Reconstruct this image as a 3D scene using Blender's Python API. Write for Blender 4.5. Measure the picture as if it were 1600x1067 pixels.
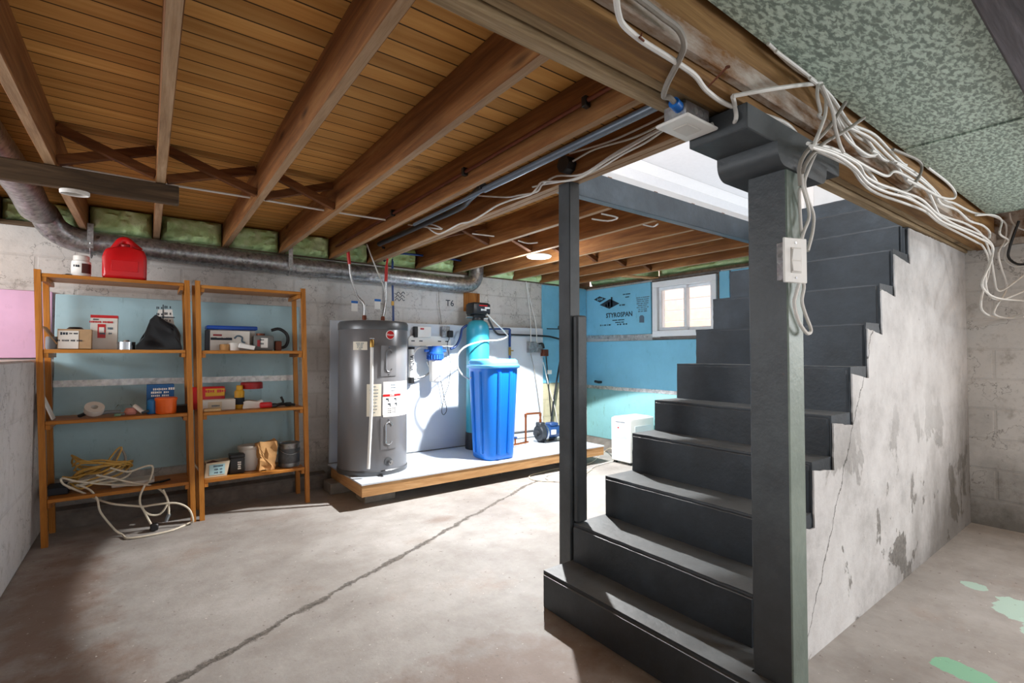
import bpy, bmesh, math, random
from mathutils import Vector, Matrix, noise
random.seed(7)
SC = bpy.context.scene
for o in list(bpy.data.objects): bpy.data.objects.remove(o)

# ------------------------------------------------------------ camera, world, lights, exposure
H, F, YAW, PITCH = 1.15, 764.6, math.radians(36.67), math.radians(1.43)
cam = bpy.data.objects.new('camera', bpy.data.cameras.new('camera'))
SC.collection.objects.link(cam)
cam.location = (0, 0, H)
cam.rotation_euler = (math.pi/2 + PITCH, 0, -YAW)
cam.data.sensor_width = 36.0
cam.data.lens = F * 36.0 / 1600.0
cam.data.clip_start = 0.02
SC.camera = cam

SC.view_settings.view_transform = 'Standard'
SC.view_settings.look = 'None'
SC.view_settings.gamma = 1.0
SC.view_settings.use_curve_mapping = False
SC.view_settings.exposure = 0.0
SC.cycles.use_denoising = True
SC.cycles.max_bounces = 10
SC.cycles.diffuse_bounces = 6

W = bpy.data.worlds.new('world'); SC.world = W; W.use_nodes = True
W.node_tree.nodes['Background'].inputs[0].default_value = (0.93, 0.965, 1.0, 1)
W.node_tree.nodes['Background'].inputs[1].default_value = 1.15

def light(name, kind, loc, energy, color=(1, 1, 1), rot=(0, 0, 0), **kw):
    d = bpy.data.lights.new(name, kind); d.energy = energy; d.color = color
    for k, v in kw.items(): setattr(d, k, v)
    o = bpy.data.objects.new(name, d); o.location = loc; o.rotation_euler = rot
    SC.collection.objects.link(o); return o
# LED downlight fixed under the joists over the utility platform: a wide beam with a crisp edge
LAMP = Vector((2.67, 3.20, 1.985))
light('utility_lamp', 'SPOT', (LAMP.x, LAMP.y, LAMP.z - 0.035), 480, (1.0, 0.985, 0.965), shadow_soft_size=0.03, spot_size=math.radians(113.5), spot_blend=0.03)
light('utility_glow', 'POINT', (LAMP.x, LAMP.y, LAMP.z - 0.12), 16, (0.93, 0.97, 1.0), shadow_soft_size=0.08)
# added fill light behind the camera, over the near half of the basement
light('near_fill', 'AREA', (2.3, -1.5, 1.97), 42, (0.97, 0.985, 1.0), shape='DISK', size=0.5)
# daylight from the raised space's window at left; near-right daylight added, no window built
light('left_window', 'AREA', (-2.3, 3.0, 1.70), 55, (0.94, 0.97, 1.0), rot=(0, math.radians(-90), 0), shape='RECTANGLE', size=0.6, size_y=1.2)
light('near_right_daylight', 'AREA', (4.45, -1.2, 1.5), 66, (0.95, 0.98, 1.0), rot=(0, math.radians(90), 0), shape='RECTANGLE', size=0.6, size_y=1.0)
# daylight falling on the yard outside the small window
light('yard_daylight', 'AREA', (5.45, 3.1, 3.3), 120, (1.0, 0.98, 0.96), rot=(0, math.radians(-25), 0), shape='RECTANGLE', size=1.2, size_y=4.0)
# upstairs daylight: area light added under the hall ceiling, aimed at the steps
_u = light('upstairs_daylight', 'AREA', (0.6, 1.35, 4.3), 95, (0.90, 0.95, 1.0), shape='RECTANGLE', size=1.4, size_y=1.0)
_u.rotation_euler = (Vector((3.6, 1.3, 2.0)) - Vector(_u.location)).to_track_quat('-Z', 'Y').to_euler()
light('upstairs_hall_fill', 'POINT', (5.2, 3.6, 3.9), 60, (0.95, 0.97, 1.0), shadow_soft_size=0.15)  # added point light that brightens the upper hall, no fitting built

# ------------------------------------------------------------ helpers
_fw = Vector((math.sin(YAW)*math.cos(PITCH), math.cos(YAW)*math.cos(PITCH), math.sin(PITCH)))
_rt = Vector((math.cos(YAW), -math.sin(YAW), 0)); _up = _rt.cross(_fw)
def at(u, v, ax, val):
    """point of the photograph pixel (u, v) on the plane where coordinate ax equals val"""
    d = _fw + _rt*((u - 800)/F) + _up*((533.5 - v)/F)
    o = Vector((0, 0, H)); return o + d*((val - o[ax])/d[ax])
X, Y, Z = 0, 1, 2

class MB:
    def __init__(s): s.bm = bmesh.new()
    def box(s, x0, x1, y0, y1, z0, z1, bev=0.0, seg=1):
        m = Matrix.Translation(((x0+x1)/2, (y0+y1)/2, (z0+z1)/2)) @ Matrix.Diagonal((abs(x1-x0), abs(y1-y0), abs(z1-z0), 1))
        r = bmesh.ops.create_cube(s.bm, size=1, matrix=m)
        if bev > 0:
            e = list({e for v in r['verts'] for e in v.link_edges})
            bmesh.ops.bevel(s.bm, geom=e, offset=bev, segments=seg, affect='EDGES', profile=0.5)
        return s
    def obox(s, c, rx, ry, rz, bev=0.0):
        """oriented box: centre and three half-extent vectors"""
        m = Matrix.Identity(4)
        for i, r in enumerate((rx, ry, rz)):
            for j in range(3): m[j][i] = r[j]*2
        for j in range(3): m[j][3] = c[j]
        r = bmesh.ops.create_cube(s.bm, size=1, matrix=m)
        if bev > 0:
            e = list({e for v in r['verts'] for e in v.link_edges})
            bmesh.ops.bevel(s.bm, geom=e, offset=bev, segments=1, affect='EDGES', profile=0.5)
        return s
    def bar(s, p, q, w, h, up=(0, 0, 1), bev=0.0):
        p, q = Vector(p), Vector(q); d = (q-p); l = d.length; d.normalize()
        sd = d.cross(Vector(up)).normalized(); u = sd.cross(d)
        return s.obox((p+q)/2, d*l/2, sd*w/2, u*h/2, bev)
    def tube(s, pts, r, n=8, smooth=4, cap=True, rad=None):
        pts = [Vector(p) for p in pts]
        if smooth > 1 and len(pts) > 2:
            P = [pts[0]*2-pts[1]] + pts + [pts[-1]*2-pts[-2]]; out = []
            for i in range(1, len(P)-2):
                for k in range(smooth):
                    t = k/smooth; a, b, c, d = P[i-1], P[i], P[i+1], P[i+2]
                    out.append(0.5*((2*b) + (c-a)*t + (2*a-5*b+4*c-d)*t*t + (3*b-a-3*c+d)*t**3))
            pts = out + [pts[-1]]
        pts = [p for i, p in enumerate(pts) if i == 0 or (p-pts[i-1]).length > 1e-5]
        prev = None; rings = []
        for i, p in enumerate(pts):
            t = (pts[min(i+1, len(pts)-1)] - pts[max(i-1, 0)])
            if t.length < 1e-9: t = Vector((0, 0, 1))
            t.normalize()
            if prev is None:
                a = Vector((0, 0, 1)) if abs(t.z) < .9 else Vector((1, 0, 0)); nrm = t.cross(a).normalized()
            else:
                nrm = prev - t*prev.dot(t); nrm.normalize()
            prev = nrm; b = t.cross(nrm)
            rr = r if rad is None else rad(i/(len(pts)-1))
            rings.append([s.bm.verts.new(p + (nrm*math.cos(2*math.pi*k/n) + b*math.sin(2*math.pi*k/n))*rr) for k in range(n)])
        for i in range(len(rings)-1):
            for k in range(n):
                s.bm.faces.new((rings[i][k], rings[i][(k+1) % n], rings[i+1][(k+1) % n], rings[i+1][k]))
        if cap:
            s.bm.faces.new(list(reversed(rings[0]))); s.bm.faces.new(rings[-1])
        return s
    def lathe(s, c, prof, n=32, axis=(0, 0, 1), sx=1, sy=1):
        """profile of (radius, height) pairs turned around axis through c"""
        q = Vector((0, 0, 1)).rotation_difference(Vector(axis)).to_matrix(); c = Vector(c); rings = []
        for r, z in prof:
            if r <= 1e-6: rings.append([s.bm.verts.new(c + q @ Vector((0, 0, z)))])
            else: rings.append([s.bm.verts.new(c + q @ Vector((r*sx*math.cos(2*math.pi*k/n), r*sy*math.sin(2*math.pi*k/n), z))) for k in range(n)])
        for a, b in zip(rings, rings[1:]):
            for k in range(n):
                k2 = (k+1) % n
                if len(a) == 1 and len(b) == 1: continue
                if len(a) == 1: s.bm.faces.new((a[0], b[k2], b[k])) if False else s.bm.faces.new((a[0], b[k], b[k2]))
                elif len(b) == 1: s.bm.faces.new((a[k], a[k2], b[0]))
                else: s.bm.faces.new((a[k], a[k2], b[k2], b[k]))
        return s
    def cyl(s, p, q, r, n=16, r2=None):
        p, q = Vector(p), Vector(q); d = q-p; l = d.length; r2 = r if r2 is None else r2
        return s.lathe(p, [(0, 0), (r, 0), (r2, l), (0, l)], n, d.normalized())
    def prism(s, poly, ax, a, b):
        """polygon (two coordinates in axis order) extruded along axis ax from a to b"""
        def P(c, w):
            l = list(c); l.insert(ax, w); return Vector(l)
        A = [s.bm.verts.new(P(c, a)) for c in poly]; Bv = [s.bm.verts.new(P(c, b)) for c in poly]
        s.bm.faces.new(A); s.bm.faces.new(list(reversed(Bv)))
        n = len(poly)
        for i in range(n): s.bm.faces.new((A[i], Bv[i], Bv[(i+1) % n], A[(i+1) % n]))
        return s
    def face(s, pts): s.bm.faces.new([s.bm.verts.new(Vector(p)) for p in pts]); return s
    def arcpatch(s, c, r, a0, a1, z0, z1, n=10, t=0.0015):
        """thin curved sheet on a cylinder"""
        rows = []
        for i in range(n+1):
            a = a0 + (a1-a0)*i/n
            for rr in (r, r+t):
                rows.append([s.bm.verts.new((c[0]+rr*math.cos(a), c[1]+rr*math.sin(a), z)) for z in (z0, z1)])
        f = s.bm.faces.new
        for i in range(n):
            i0, o0, i1, o1 = rows[2*i], rows[2*i+1], rows[2*i+2], rows[2*i+3]
            f((o0[0], o1[0], o1[1], o0[1])); f((i1[0], i0[0], i0[1], i1[1]))
            f((o0[1], o1[1], i1[1], i0[1])); f((i0[0], i1[0], o1[0], o0[0]))
        a, b = rows[0], rows[1]; f((a[0], b[0], b[1], a[1]))
        a, b = rows[-2], rows[-1]; f((b[0], a[0], a[1], b[1]))
        return s
    def build(s, name, m, parent=None, sharp=38, local=False):
        bm = s.bm
        bmesh.ops.recalc_face_normals(bm, faces=bm.faces)
        ca = math.radians(sharp)
        bm.normal_update()
        for f in bm.faces: f.smooth = True
        for e in bm.edges:
            if len(e.link_faces) == 2 and e.calc_face_angle(0) > ca: e.smooth = False
        me = bpy.data.meshes.new(name); bm.to_mesh(me); bm.free()
        return link(name, me, m, parent, local)
def link(name, me, m, parent=None, local=False):
    o = bpy.data.objects.new(name, me); SC.collection.objects.link(o)
    if m is not None:
        me.materials.clear(); me.materials.append(m)
    if parent is not None:
        o.parent = parent
        if not local: o.matrix_parent_inverse = base_inv(parent)
    return o
def base_inv(p):
    m = Matrix.Translation(p.location)
    if p.rotation_euler[:] != (0, 0, 0): m = m @ p.rotation_euler.to_matrix().to_4x4()
    m = m.inverted()
    if p.parent is not None: m = m @ Matrix.Identity(4)
    return m if p.parent is None else Matrix.Identity(4)
def tag(o, label=None, cat=None, group=None, kind=None):
    for k, v in (('label', label), ('category', cat), ('group', group), ('kind', kind)):
        if v: o[k] = v
    return o
def thing(name, label, cat, loc=(0, 0, 0), rot=(0, 0, 0), group=None):
    o = bpy.data.objects.new(name, None); SC.collection.objects.link(o)
    o.location = loc; o.rotation_euler = rot; o.empty_display_size = 0.05
    return tag(o, label, cat, group)
def struct(o): o['kind'] = 'structure'; return o
READABLE = ('Rheem', 'VIQUA', 'STYROSPAN', 'DOW', 'T6')
def text(name, body, m, origin, right, up, size, parent=None, ext=0.0006, align='CENTER', sx=1.0):
    if body not in READABLE:
        # print too small to read in the photograph: broken dashes of ink
        r, u = Vector(right).normalized(), Vector(up).normalized(); n = r.cross(u); w = .42*size*sx; x = -w*len(body)/2; b = MB(); rn = random.Random(body)
        for ch in body:
            if ch != ' ':
                hh = size*(.22 + .1*rn.random()); b.obox(Vector(origin) + r*(x + w/2) + n*ext/2, r*w*(.30 + .16*rn.random()), u*hh, n*ext/2)
            x += w
        return b.build('print_marks', m, parent)
    c = bpy.data.curves.new(name, 'FONT'); c.body = body; c.size = 1.0; c.align_x = align; c.align_y = 'CENTER'; c.extrude = ext/size; c.resolution_u = 2; c.offset = .022 if body in ('STYROSPAN', 'VIQUA', 'DOW') else .008
    t = bpy.data.objects.new(name, c); SC.collection.objects.link(t)
    bpy.context.view_layer.update()
    me = bpy.data.meshes.new_from_object(t.evaluated_get(bpy.context.evaluated_depsgraph_get()))
    bpy.data.objects.remove(t); bpy.data.curves.remove(c)
    r, u = Vector(right).normalized(), Vector(up).normalized(); n = r.cross(u)
    M = Matrix(((r.x*size*sx, u.x*size, n.x*size, origin[0]), (r.y*size*sx, u.y*size, n.y*size, origin[1]), (r.z*size*sx, u.z*size, n.z*size, origin[2]), (0, 0, 0, 1)))
    me.transform(M); me.name = name
    return link(name, me, m, parent)

# ------------------------------------------------------------ materials
def srgb(h):
    h = h.lstrip('#'); c = [int(h[i:i+2], 16)/255 for i in (0, 2, 4)]
    return tuple((x/12.92 if x <= .04045 else ((x+.055)/1.055)**2.4) for x in c) + (1,)
class NT:
    def __init__(s, name):
        s.m = bpy.data.materials.new(name); s.m.use_nodes = True; s.t = s.m.node_tree; s.N = s.t.nodes; s.L = s.t.links
        s.b = s.N['Principled BSDF']; s.co = None
    def n(s, typ, **kw):
        o = s.N.new(typ)
        for k, v in kw.items():
            if k in ('in_',):
                for kk, vv in v.items(): s.set(o.inputs[kk], vv)
            else: setattr(o, k, v)
        return o
    def set(s, sock, v):
        if isinstance(v, bpy.types.NodeSocket): s.L.new(v, sock)
        else: sock.default_value = v
    def coords(s, scale=(1, 1, 1), loc=(0, 0, 0), rot=(0, 0, 0)):
        if s.co is None: s.co = s.n('ShaderNodeTexCoord').outputs['Object']
        return s.n('ShaderNodeMapping', in_={'Vector': s.co, 'Scale': scale, 'Location': loc, 'Rotation': rot}).outputs[0]
    def noise(s, scale, vec=None, detail=5, rough=.6, dist=0.0):
        return s.n('ShaderNodeTexNoise', in_={'Vector': vec or s.coords(), 'Scale': scale, 'Detail': detail, 'Roughness': rough, 'Distortion': dist}).outputs['Fac']
    def ramp(s, fac, stops, interp='LINEAR'):
        r = s.n('ShaderNodeValToRGB'); e = r.color_ramp.elements; r.color_ramp.interpolation = interp
        while len(e) > 1: e.remove(e[-1])
        e[0].position, e[0].color = stops[0][0], col(stops[0][1])
        for p, c in stops[1:]:
            x = e.new(p); x.color = col(c)
        s.L.new(fac, r.inputs[0]); return r.outputs[0]
    def mix(s, fac, a, b, mode='MIX'):
        m = s.n('ShaderNodeMix', data_type='RGBA', blend_type=mode)
        s.set(m.inputs[0], fac); s.set(m.inputs[6], col(a)); s.set(m.inputs[7], col(b)); return m.outputs[2]
    def math(s, op, a, b=None, c=None, clamp=False):
        m = s.n('ShaderNodeMath', operation=op, use_clamp=clamp); s.set(m.inputs[0], a)
        if b is not None: s.set(m.inputs[1], b)
        if c is not None: s.set(m.inputs[2], c)
        return m.outputs[0]
    def xyz(s): 
        s.coords(); q = s.n('ShaderNodeSeparateXYZ', in_={'Vector': s.co}); return q.outputs
    def bump(s, h, strength=.3, dist=.01):
        b = s.n('ShaderNodeBump', in_={'Height': h, 'Strength': strength, 'Distance': dist}); s.L.new(b.outputs[0], s.b.inputs['Normal']); return s
    def out(s, color, rough=.7, metal=0.0, spec=.5):
        s.set(s.b.inputs['Base Color'], col(color)); s.set(s.b.inputs['Roughness'], rough); s.set(s.b.inputs['Metallic'], metal); s.b.inputs['Specular IOR Level'].default_value = spec
        return s.m
def col(c):
    if isinstance(c, str): return srgb(c)
    if isinstance(c, (int, float)) and not isinstance(c, bool): return (c, c, c, 1)
    return c
def plain(name, c, rough=.5, metal=0.0, var=.12, scale=14, spec=.5, bump=0.0):
    """single-colour surface with faint uneven tone"""
    t = NT(name); f = t.noise(scale, detail=4); c = col(c)
    d = tuple(x*(1-var) for x in c[:3]) + (1,); l = tuple(min(1, x*(1+var*.6)) for x in c[:3]) + (1,)
    k = t.ramp(f, [(.3, d), (.7, l)])
    if bump: t.bump(t.noise(scale*6), bump, .004)
    return t.out(k, rough, metal, spec)
def wood(name, c_dark, c_mid, c_light, axis, rough=.75, fs=.30, grain=1.0, knots=True, planks=None, gap=None, worn=None):
    """wood with the grain along axis; planks = (axis across the boards, board width)"""
    t = NT(name)
    sc = [9*grain, 9*grain, 9*grain]; sc[axis] = .55*grain
    off = (0, 0, 0); vec = None
    if planks:
        pa, pw = planks; q = t.xyz()
        cell = t.math('FLOOR', t.math('DIVIDE', q[pa], pw)); fr = t.math('FRACT', t.math('DIVIDE', q[pa], pw))
        rnd = t.n('ShaderNodeTexWhiteNoise', noise_dimensions='1D', in_={'W': cell}).outputs['Value']
        sh = t.n('ShaderNodeCombineXYZ'); t.set(sh.inputs[axis], t.math('MULTIPLY', rnd, 40.0)); t.set(sh.inputs[pa], t.math('MULTIPLY', rnd, 7.0))
        base = t.n('ShaderNodeVectorMath', operation='ADD', in_={0: t.co, 1: sh.outputs[0]}).outputs[0]
        vec = t.n('ShaderNodeMapping', in_={'Vector': base, 'Scale': sc}).outputs[0]
        t2 = t.n('ShaderNodeMapping', in_={'Vector': base, 'Scale': [3 if i != axis else .9 for i in range(3)]}).outputs[0]
    else:
        vec = t.coords(sc); t2 = t.coords([3 if i != axis else .9 for i in range(3)])
    g = t.noise(2.2, vec, 7, .65, 1.2); fine = t.noise(14, vec, 3, .6)
    k = t.ramp(g, [(.25, c_dark), (.5, c_mid), (.75, c_light)])
    k = t.mix(t.math('MULTIPLY', t.ramp(fine, [(.35, (0, 0, 0, 1)), (.65, (1, 1, 1, 1))]), fs), k, c_dark)
    if knots:
        v = t.n('ShaderNodeTexVoronoi', in_={'Vector': t2, 'Scale': 1.5, 'Randomness': 1.0}).outputs['Distance']
        k = t.mix(t.ramp(v, [(.03, (.85, .85, .85, 1)), (.10, (0, 0, 0, 1))]), k, tuple(x*.35 for x in col(c_dark)[:3]) + (1,))
    stain = t.noise(1.6, t2, 4, .6)
    k = t.mix(t.math('MULTIPLY', t.ramp(stain, [(.56, (0, 0, 0, 1)), (.75, (1, 1, 1, 1))]), .45), k, c_dark)
    if planks:
        tone = t.n('ShaderNodeHueSaturation', in_={'Color': k, 'Value': t.math('ADD', t.math('MULTIPLY', rnd, .35), .82)}).outputs[0]
        edge = t.math('LESS_THAN', t.math('MINIMUM', fr, t.math('SUBTRACT', 1.0, fr)), (gap or .004)/pw)
        k = t.mix(edge, tone, tuple(x*.12 for x in col(c_dark)[:3]) + (1,))
    if worn:
        k = t.mix(t.ramp(t.noise(2.4, t2, 6, .7), [(.42, (0, 0, 0, 1)), (.6, (1, 1, 1, 1))]), k, worn)
    t.bump(fine, .25, .004)
    return t.out(k, rough, 0, .3)

def block_wall(name, c, ax, bw=.40, bh=.20, mort=.012, stain=None, lowstain=0.0, off=(0, 0), mf=.10):
    """painted concrete block; ax is the wall's normal axis"""
    t = NT(name); q = t.xyz()
    h = q[1] if ax == 0 else q[0]
    v = t.n('ShaderNodeCombineXYZ'); t.set(v.inputs[0], t.math('ADD', h, off[0])); t.set(v.inputs[1], t.math('ADD', q[2], off[1]))
    wob = t.noise(7, detail=3)
    br = t.n('ShaderNodeTexBrick', in_={'Vector': v.outputs[0], 'Scale': 1.0, 'Mortar Size': mort, 'Mortar Smooth': .6, 'Brick Width': bw, 'Row Height': bh, 'Color1': (1, 1, 1, 1), 'Mortar': (.74, .73, .72, 1), 'Color2': (.94, .94, .94, 1)})
    c = col(c); n1 = t.noise(2.3, detail=8, rough=.68); n2 = t.noise(38, detail=4, rough=.7); n3 = t.noise(9, detail=6, rough=.7)
    k = t.ramp(n1, [(.25, tuple(x*.72 for x in c[:3])+(1,)), (.5, c), (.75, tuple(min(1, x*1.12) for x in c[:3])+(1,))])
    k = t.mix(.3, k, br.outputs['Color'], 'MULTIPLY')
    k = t.mix(t.math('MULTIPLY', br.outputs['Fac'], mf), k, tuple(x*.45 for x in c[:3])+(1,))
    k = t.mix(t.math('MULTIPLY', t.ramp(n2, [(.58, (0, 0, 0, 1)), (.72, (1, 1, 1, 1))]), .30), k, '#4b4743')
    k = t.mix(t.math('MULTIPLY', t.ramp(n3, [(.56, (0, 0, 0, 1)), (.70, (1, 1, 1, 1))]), .5), k, stain or '#857d74')
    hl = t.math('ABSOLUTE', t.math('SUBTRACT', t.noise(1.6, t.coords((1, 1, 1), (2, 5, 1)), 9, .6), .5))
    k = t.mix(t.math('MULTIPLY', t.math('LESS_THAN', hl, .0022), .55), k, '#4c4844')
    if lowstain:
        z = t.math('ADD', q[2], t.math('MULTIPLY', t.math('SUBTRACT', t.noise(5, detail=6, rough=.7), .5), .5))
        k = t.mix(t.math('MULTIPLY', t.ramp(z, [(.05, (1, 1, 1, 1)), (lowstain, (0, 0, 0, 1))]), .8), k, '#4a463d')
    hgt = t.math('SUBTRACT', t.math('ADD', t.math('MULTIPLY', n2, .35), t.math('MULTIPLY', n3, .4)), t.math('MULTIPLY', br.outputs['Fac'], .3))
    t.bump(hgt, .5, .012)
    return t.out(k, .85, 0, .25)

M = {}
M['deck'] = wood('deck_boards', '#b07a3c', '#c9944f', '#dcab68', 0, grain=.6, fs=.10, planks=(1, .088), gap=.0032)
M['joist'] = wood('joist_wood', '#55331a', '#8c5c32', '#ab7f4e', 1, grain=.8)
M['joist_lit_bottom'] = wood('joist_lit_bottom_wood', '#7d6147', '#a58767', '#bda183', 1, grain=1.3)
M['brace'] = wood('brace_wood', '#3f2412', '#6b4020', '#8a5a30', 0)
M['beam'] = wood('beam_wood', '#6b563c', '#a08a6a', '#c2ad8e', 0, grain=1.3)
M['beam_tan'] = wood('tan_beam_wood', '#5a3c1e', '#8a673c', '#a98453', 0, grain=1.1)
M['beam_side'] = wood('beam_side_wood', '#4a2e14', '#7a5228', '#96703f', 0, worn='#b3aaa0')
M['oldboard'] = wood('weathered_board', '#2e241a', '#5d4a36', '#7d6a52', 0)
M['greywood'] = wood('grey_board', '#38353a', '#5b575c', '#77727a', 0)
M['lumber'] = wood('new_lumber', '#9a6f45', '#c79b6a', '#dcb88c', 0)
M['pine'] = wood('varnished_pine', '#8a5018', '#b9772c', '#cf924a', 2, rough=.42)
M['pine_x'] = wood('varnished_pine_boards', '#8a5018', '#b9772c', '#cf924a', 0, rough=.42)
M['ply'] = wood('plywood_scrap', '#5e3512', '#9a622b', '#b98145', 2)

def floor_mat():
    t = NT('concrete_floor'); q = t.xyz()
    n1 = t.noise(1.1, detail=8, rough=.65); n2 = t.noise(6, detail=7, rough=.7); n3 = t.noise(45, detail=4, rough=.7)
    k = t.ramp(n1, [(.28, '#857f7a'), (.5, '#a5a19d'), (.72, '#c0bdba')])
    k = t.mix(t.math('MULTIPLY', t.ramp(n2, [(.35, (1, 1, 1, 1)), (.55, (0, 0, 0, 1))]), .28), k, '#7d736b')
    rust = t.noise(1.7, t.coords((1, 1, 1), (4.1, 2.3, 0)), 6, .7)
    k = t.mix(t.math('MULTIPLY', t.ramp(rust, [(.57, (0, 0, 0, 1)), (.74, (1, 1, 1, 1))]), .30), k, '#96704f')
    # brown shade tint for the left side, mixed in at zero weight
    k = t.mix(t.math('MULTIPLY', t.ramp(q[0], [(.0, (1, 1, 1, 1)), (.5, (0, 0, 0, 1))]), 0.0), k, '#6a4b38')
    # worn mint paint patches in the near right corner
    pn = t.math('MULTIPLY', t.math('SUBTRACT', t.noise(7, detail=6, rough=.65), .5), 1.9)
    def blob(cx, cy, rx, ry):
        dx = t.math('POWER', t.math('ABSOLUTE', t.math('DIVIDE', t.math('SUBTRACT', q[0], cx), rx)), 2.0); dy = t.math('POWER', t.math('ABSOLUTE', t.math('DIVIDE', t.math('SUBTRACT', q[1], cy), ry)), 2.0)
        return t.math('LESS_THAN', t.math('ADD', t.math('SQRT', t.math('ADD', dx, dy)), pn), 1.0)
    for cx, cy, rx, ry, cc in ((3.16, .40, .13, .12, '#b9d8cb'), (3.0, .30, .10, .10, '#b9d8cb'), (3.30, .60, .05, .05, '#b4d3c6'), (2.385, .47, .055, .09, '#86c4a2'), (2.30, .36, .05, .07, '#86c4a2')):
        k = t.mix(t.math('MULTIPLY', blob(cx, cy, rx, ry), .85), k, cc)
    # brown stains, also painting in shade on the left floor and by the steps
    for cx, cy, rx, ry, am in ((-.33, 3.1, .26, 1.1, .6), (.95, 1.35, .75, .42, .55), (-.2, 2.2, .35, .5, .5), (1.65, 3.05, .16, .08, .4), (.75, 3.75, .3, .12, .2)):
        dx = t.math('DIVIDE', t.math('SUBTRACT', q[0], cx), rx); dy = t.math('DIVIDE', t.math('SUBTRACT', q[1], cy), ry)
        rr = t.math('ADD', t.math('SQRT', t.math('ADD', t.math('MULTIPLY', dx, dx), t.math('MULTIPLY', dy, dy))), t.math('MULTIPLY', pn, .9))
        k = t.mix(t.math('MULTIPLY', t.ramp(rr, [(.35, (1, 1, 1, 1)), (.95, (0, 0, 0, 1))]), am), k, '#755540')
    k = t.mix(t.ramp(t.noise(60, detail=2), [(.70, (0, 0, 0, 1)), (.74, (.8, .8, .8, 1))]), k, '#ddd8d2')
    k = t.mix(t.math('MULTIPLY', t.ramp(t.noise(30, t.coords((1, 1, 1), (9, 3, 1)), 3), [(.66, (0, 0, 0, 1)), (.72, (1, 1, 1, 1))]), .6), k, '#5d5148')
    # long ragged crack across the slab
    ln = t.math('SUBTRACT', q[1], t.math('ADD', t.math('MULTIPLY', q[0], .489), 2.062))
    ln = t.math('ADD', ln, t.math('MULTIPLY', t.math('SUBTRACT', t.noise(4, detail=10, rough=.75), .5), .15))
    wd = t.math('ADD', .004, t.math('MULTIPLY', t.ramp(t.noise(9, t.coords((1, 1, 1), (3, 1, 0)), 6, .7), [(.3, (0, 0, 0, 1)), (.7, (1, 1, 1, 1))]), .034))
    cr = t.math('SUBTRACT', 1.0, t.math('DIVIDE', t.math('ABSOLUTE', ln), wd), clamp=True)
    cr = t.math('MULTIPLY', cr, t.math('LESS_THAN', q[0], 2.85), clamp=True)
    k = t.mix(t.ramp(cr, [(.0, (0, 0, 0, 1)), (.5, (.9, .9, .9, 1))]), k, t.ramp(n3, [(.35, '#3f3a35'), (.65, '#7b746c')]))
    h = t.math('ADD', t.math('MULTIPLY', n2, .5), t.math('MULTIPLY', n3, .35))
    t.bump(t.math('SUBTRACT', h, t.math('MULTIPLY', cr, 3.0)), .4, .008)
    return t.out(k, .62, 0, .35)
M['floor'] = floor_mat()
M['block_back'] = block_wall('painted_block_back', '#cbc7c2', 1, lowstain=.35, mf=.05)
M['block_left'] = block_wall('painted_block_left', '#cfcdcd', 0, bw=.9, bh=.42, mort=.014, off=(.2, .03), mf=.0)
M['block_right'] = block_wall('painted_block_right', '#c9c7c4', 0, lowstain=.55, off=(.1, .02), mf=.0)
M['footing'] = plain('footing_concrete', '#77706a', .9, bump=.5, var=.3)
def plaster():
    t = NT('flaking_plaster'); n1 = t.noise(3, detail=8, rough=.7); n2 = t.noise(30, detail=5, rough=.75)
    k = t.ramp(n1, [(.3, '#a9a8a7'), (.5, '#c8c7c7'), (.7, '#d9d9d9')]); q = t.xyz()
    # diagonal flaked patches in the lower half
    v = t.coords((2.2, 1, 1.5), (0.35, 0, 0.2), (0, math.radians(38), 0)); p = t.noise(1.25, v, 8, .62, .3)
    low = t.ramp(q[2], [(.30, (1, 1, 1, 1)), (1.1, (0, 0, 0, 1))])
    lo = t.math('MULTIPLY', t.ramp(p, [(.545, (0, 0, 0, 1)), (.56, (1, 1, 1, 1))]), low)
    k = t.mix(t.math('MULTIPLY', lo, .9), k, t.ramp(n2, [(.35, '#5c5a57'), (.65, '#8c8985')]))
    # damp grime toward the far end and the foot
    g = t.math('ADD', t.math('MULTIPLY', t.math('SUBTRACT', q[0], 3.3), .55), t.math('MULTIPLY', t.math('SUBTRACT', .55, q[2]), 1.0))
    g = t.math('ADD', g, t.math('SUBTRACT', t.noise(4, t.coords((1, 1, .5)), 7, .7), .5))
    k = t.mix(t.math('MULTIPLY', t.ramp(g, [(.15, (0, 0, 0, 1)), (.75, (1, 1, 1, 1))]), .75), k, '#57524b')
    k = t.mix(t.math('MULTIPLY', t.ramp(n2, [(.64, (0, 0, 0, 1)), (.7, (1, 1, 1, 1))]), .55), k, '#6a6763')
    # hairline crack
    c = t.math('ABSOLUTE', t.math('SUBTRACT', t.math('ADD', q[0], t.math('MULTIPLY', t.noise(7, detail=5), .12)), t.math('ADD', 2.02, t.math('MULTIPLY', q[2], .62))))
    k = t.mix(t.math('MULTIPLY', t.math('LESS_THAN', c, .004), .7), k, '#3a3835')
    t.bump(t.math('SUBTRACT', t.math('ADD', t.math('MULTIPLY', n1, .6), t.math('MULTIPLY', n2, .4)), t.math('MULTIPLY', lo, .4)), .6, .012)
    return t.out(k, .85, 0, .25)
M['plaster'] = plaster()
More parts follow.
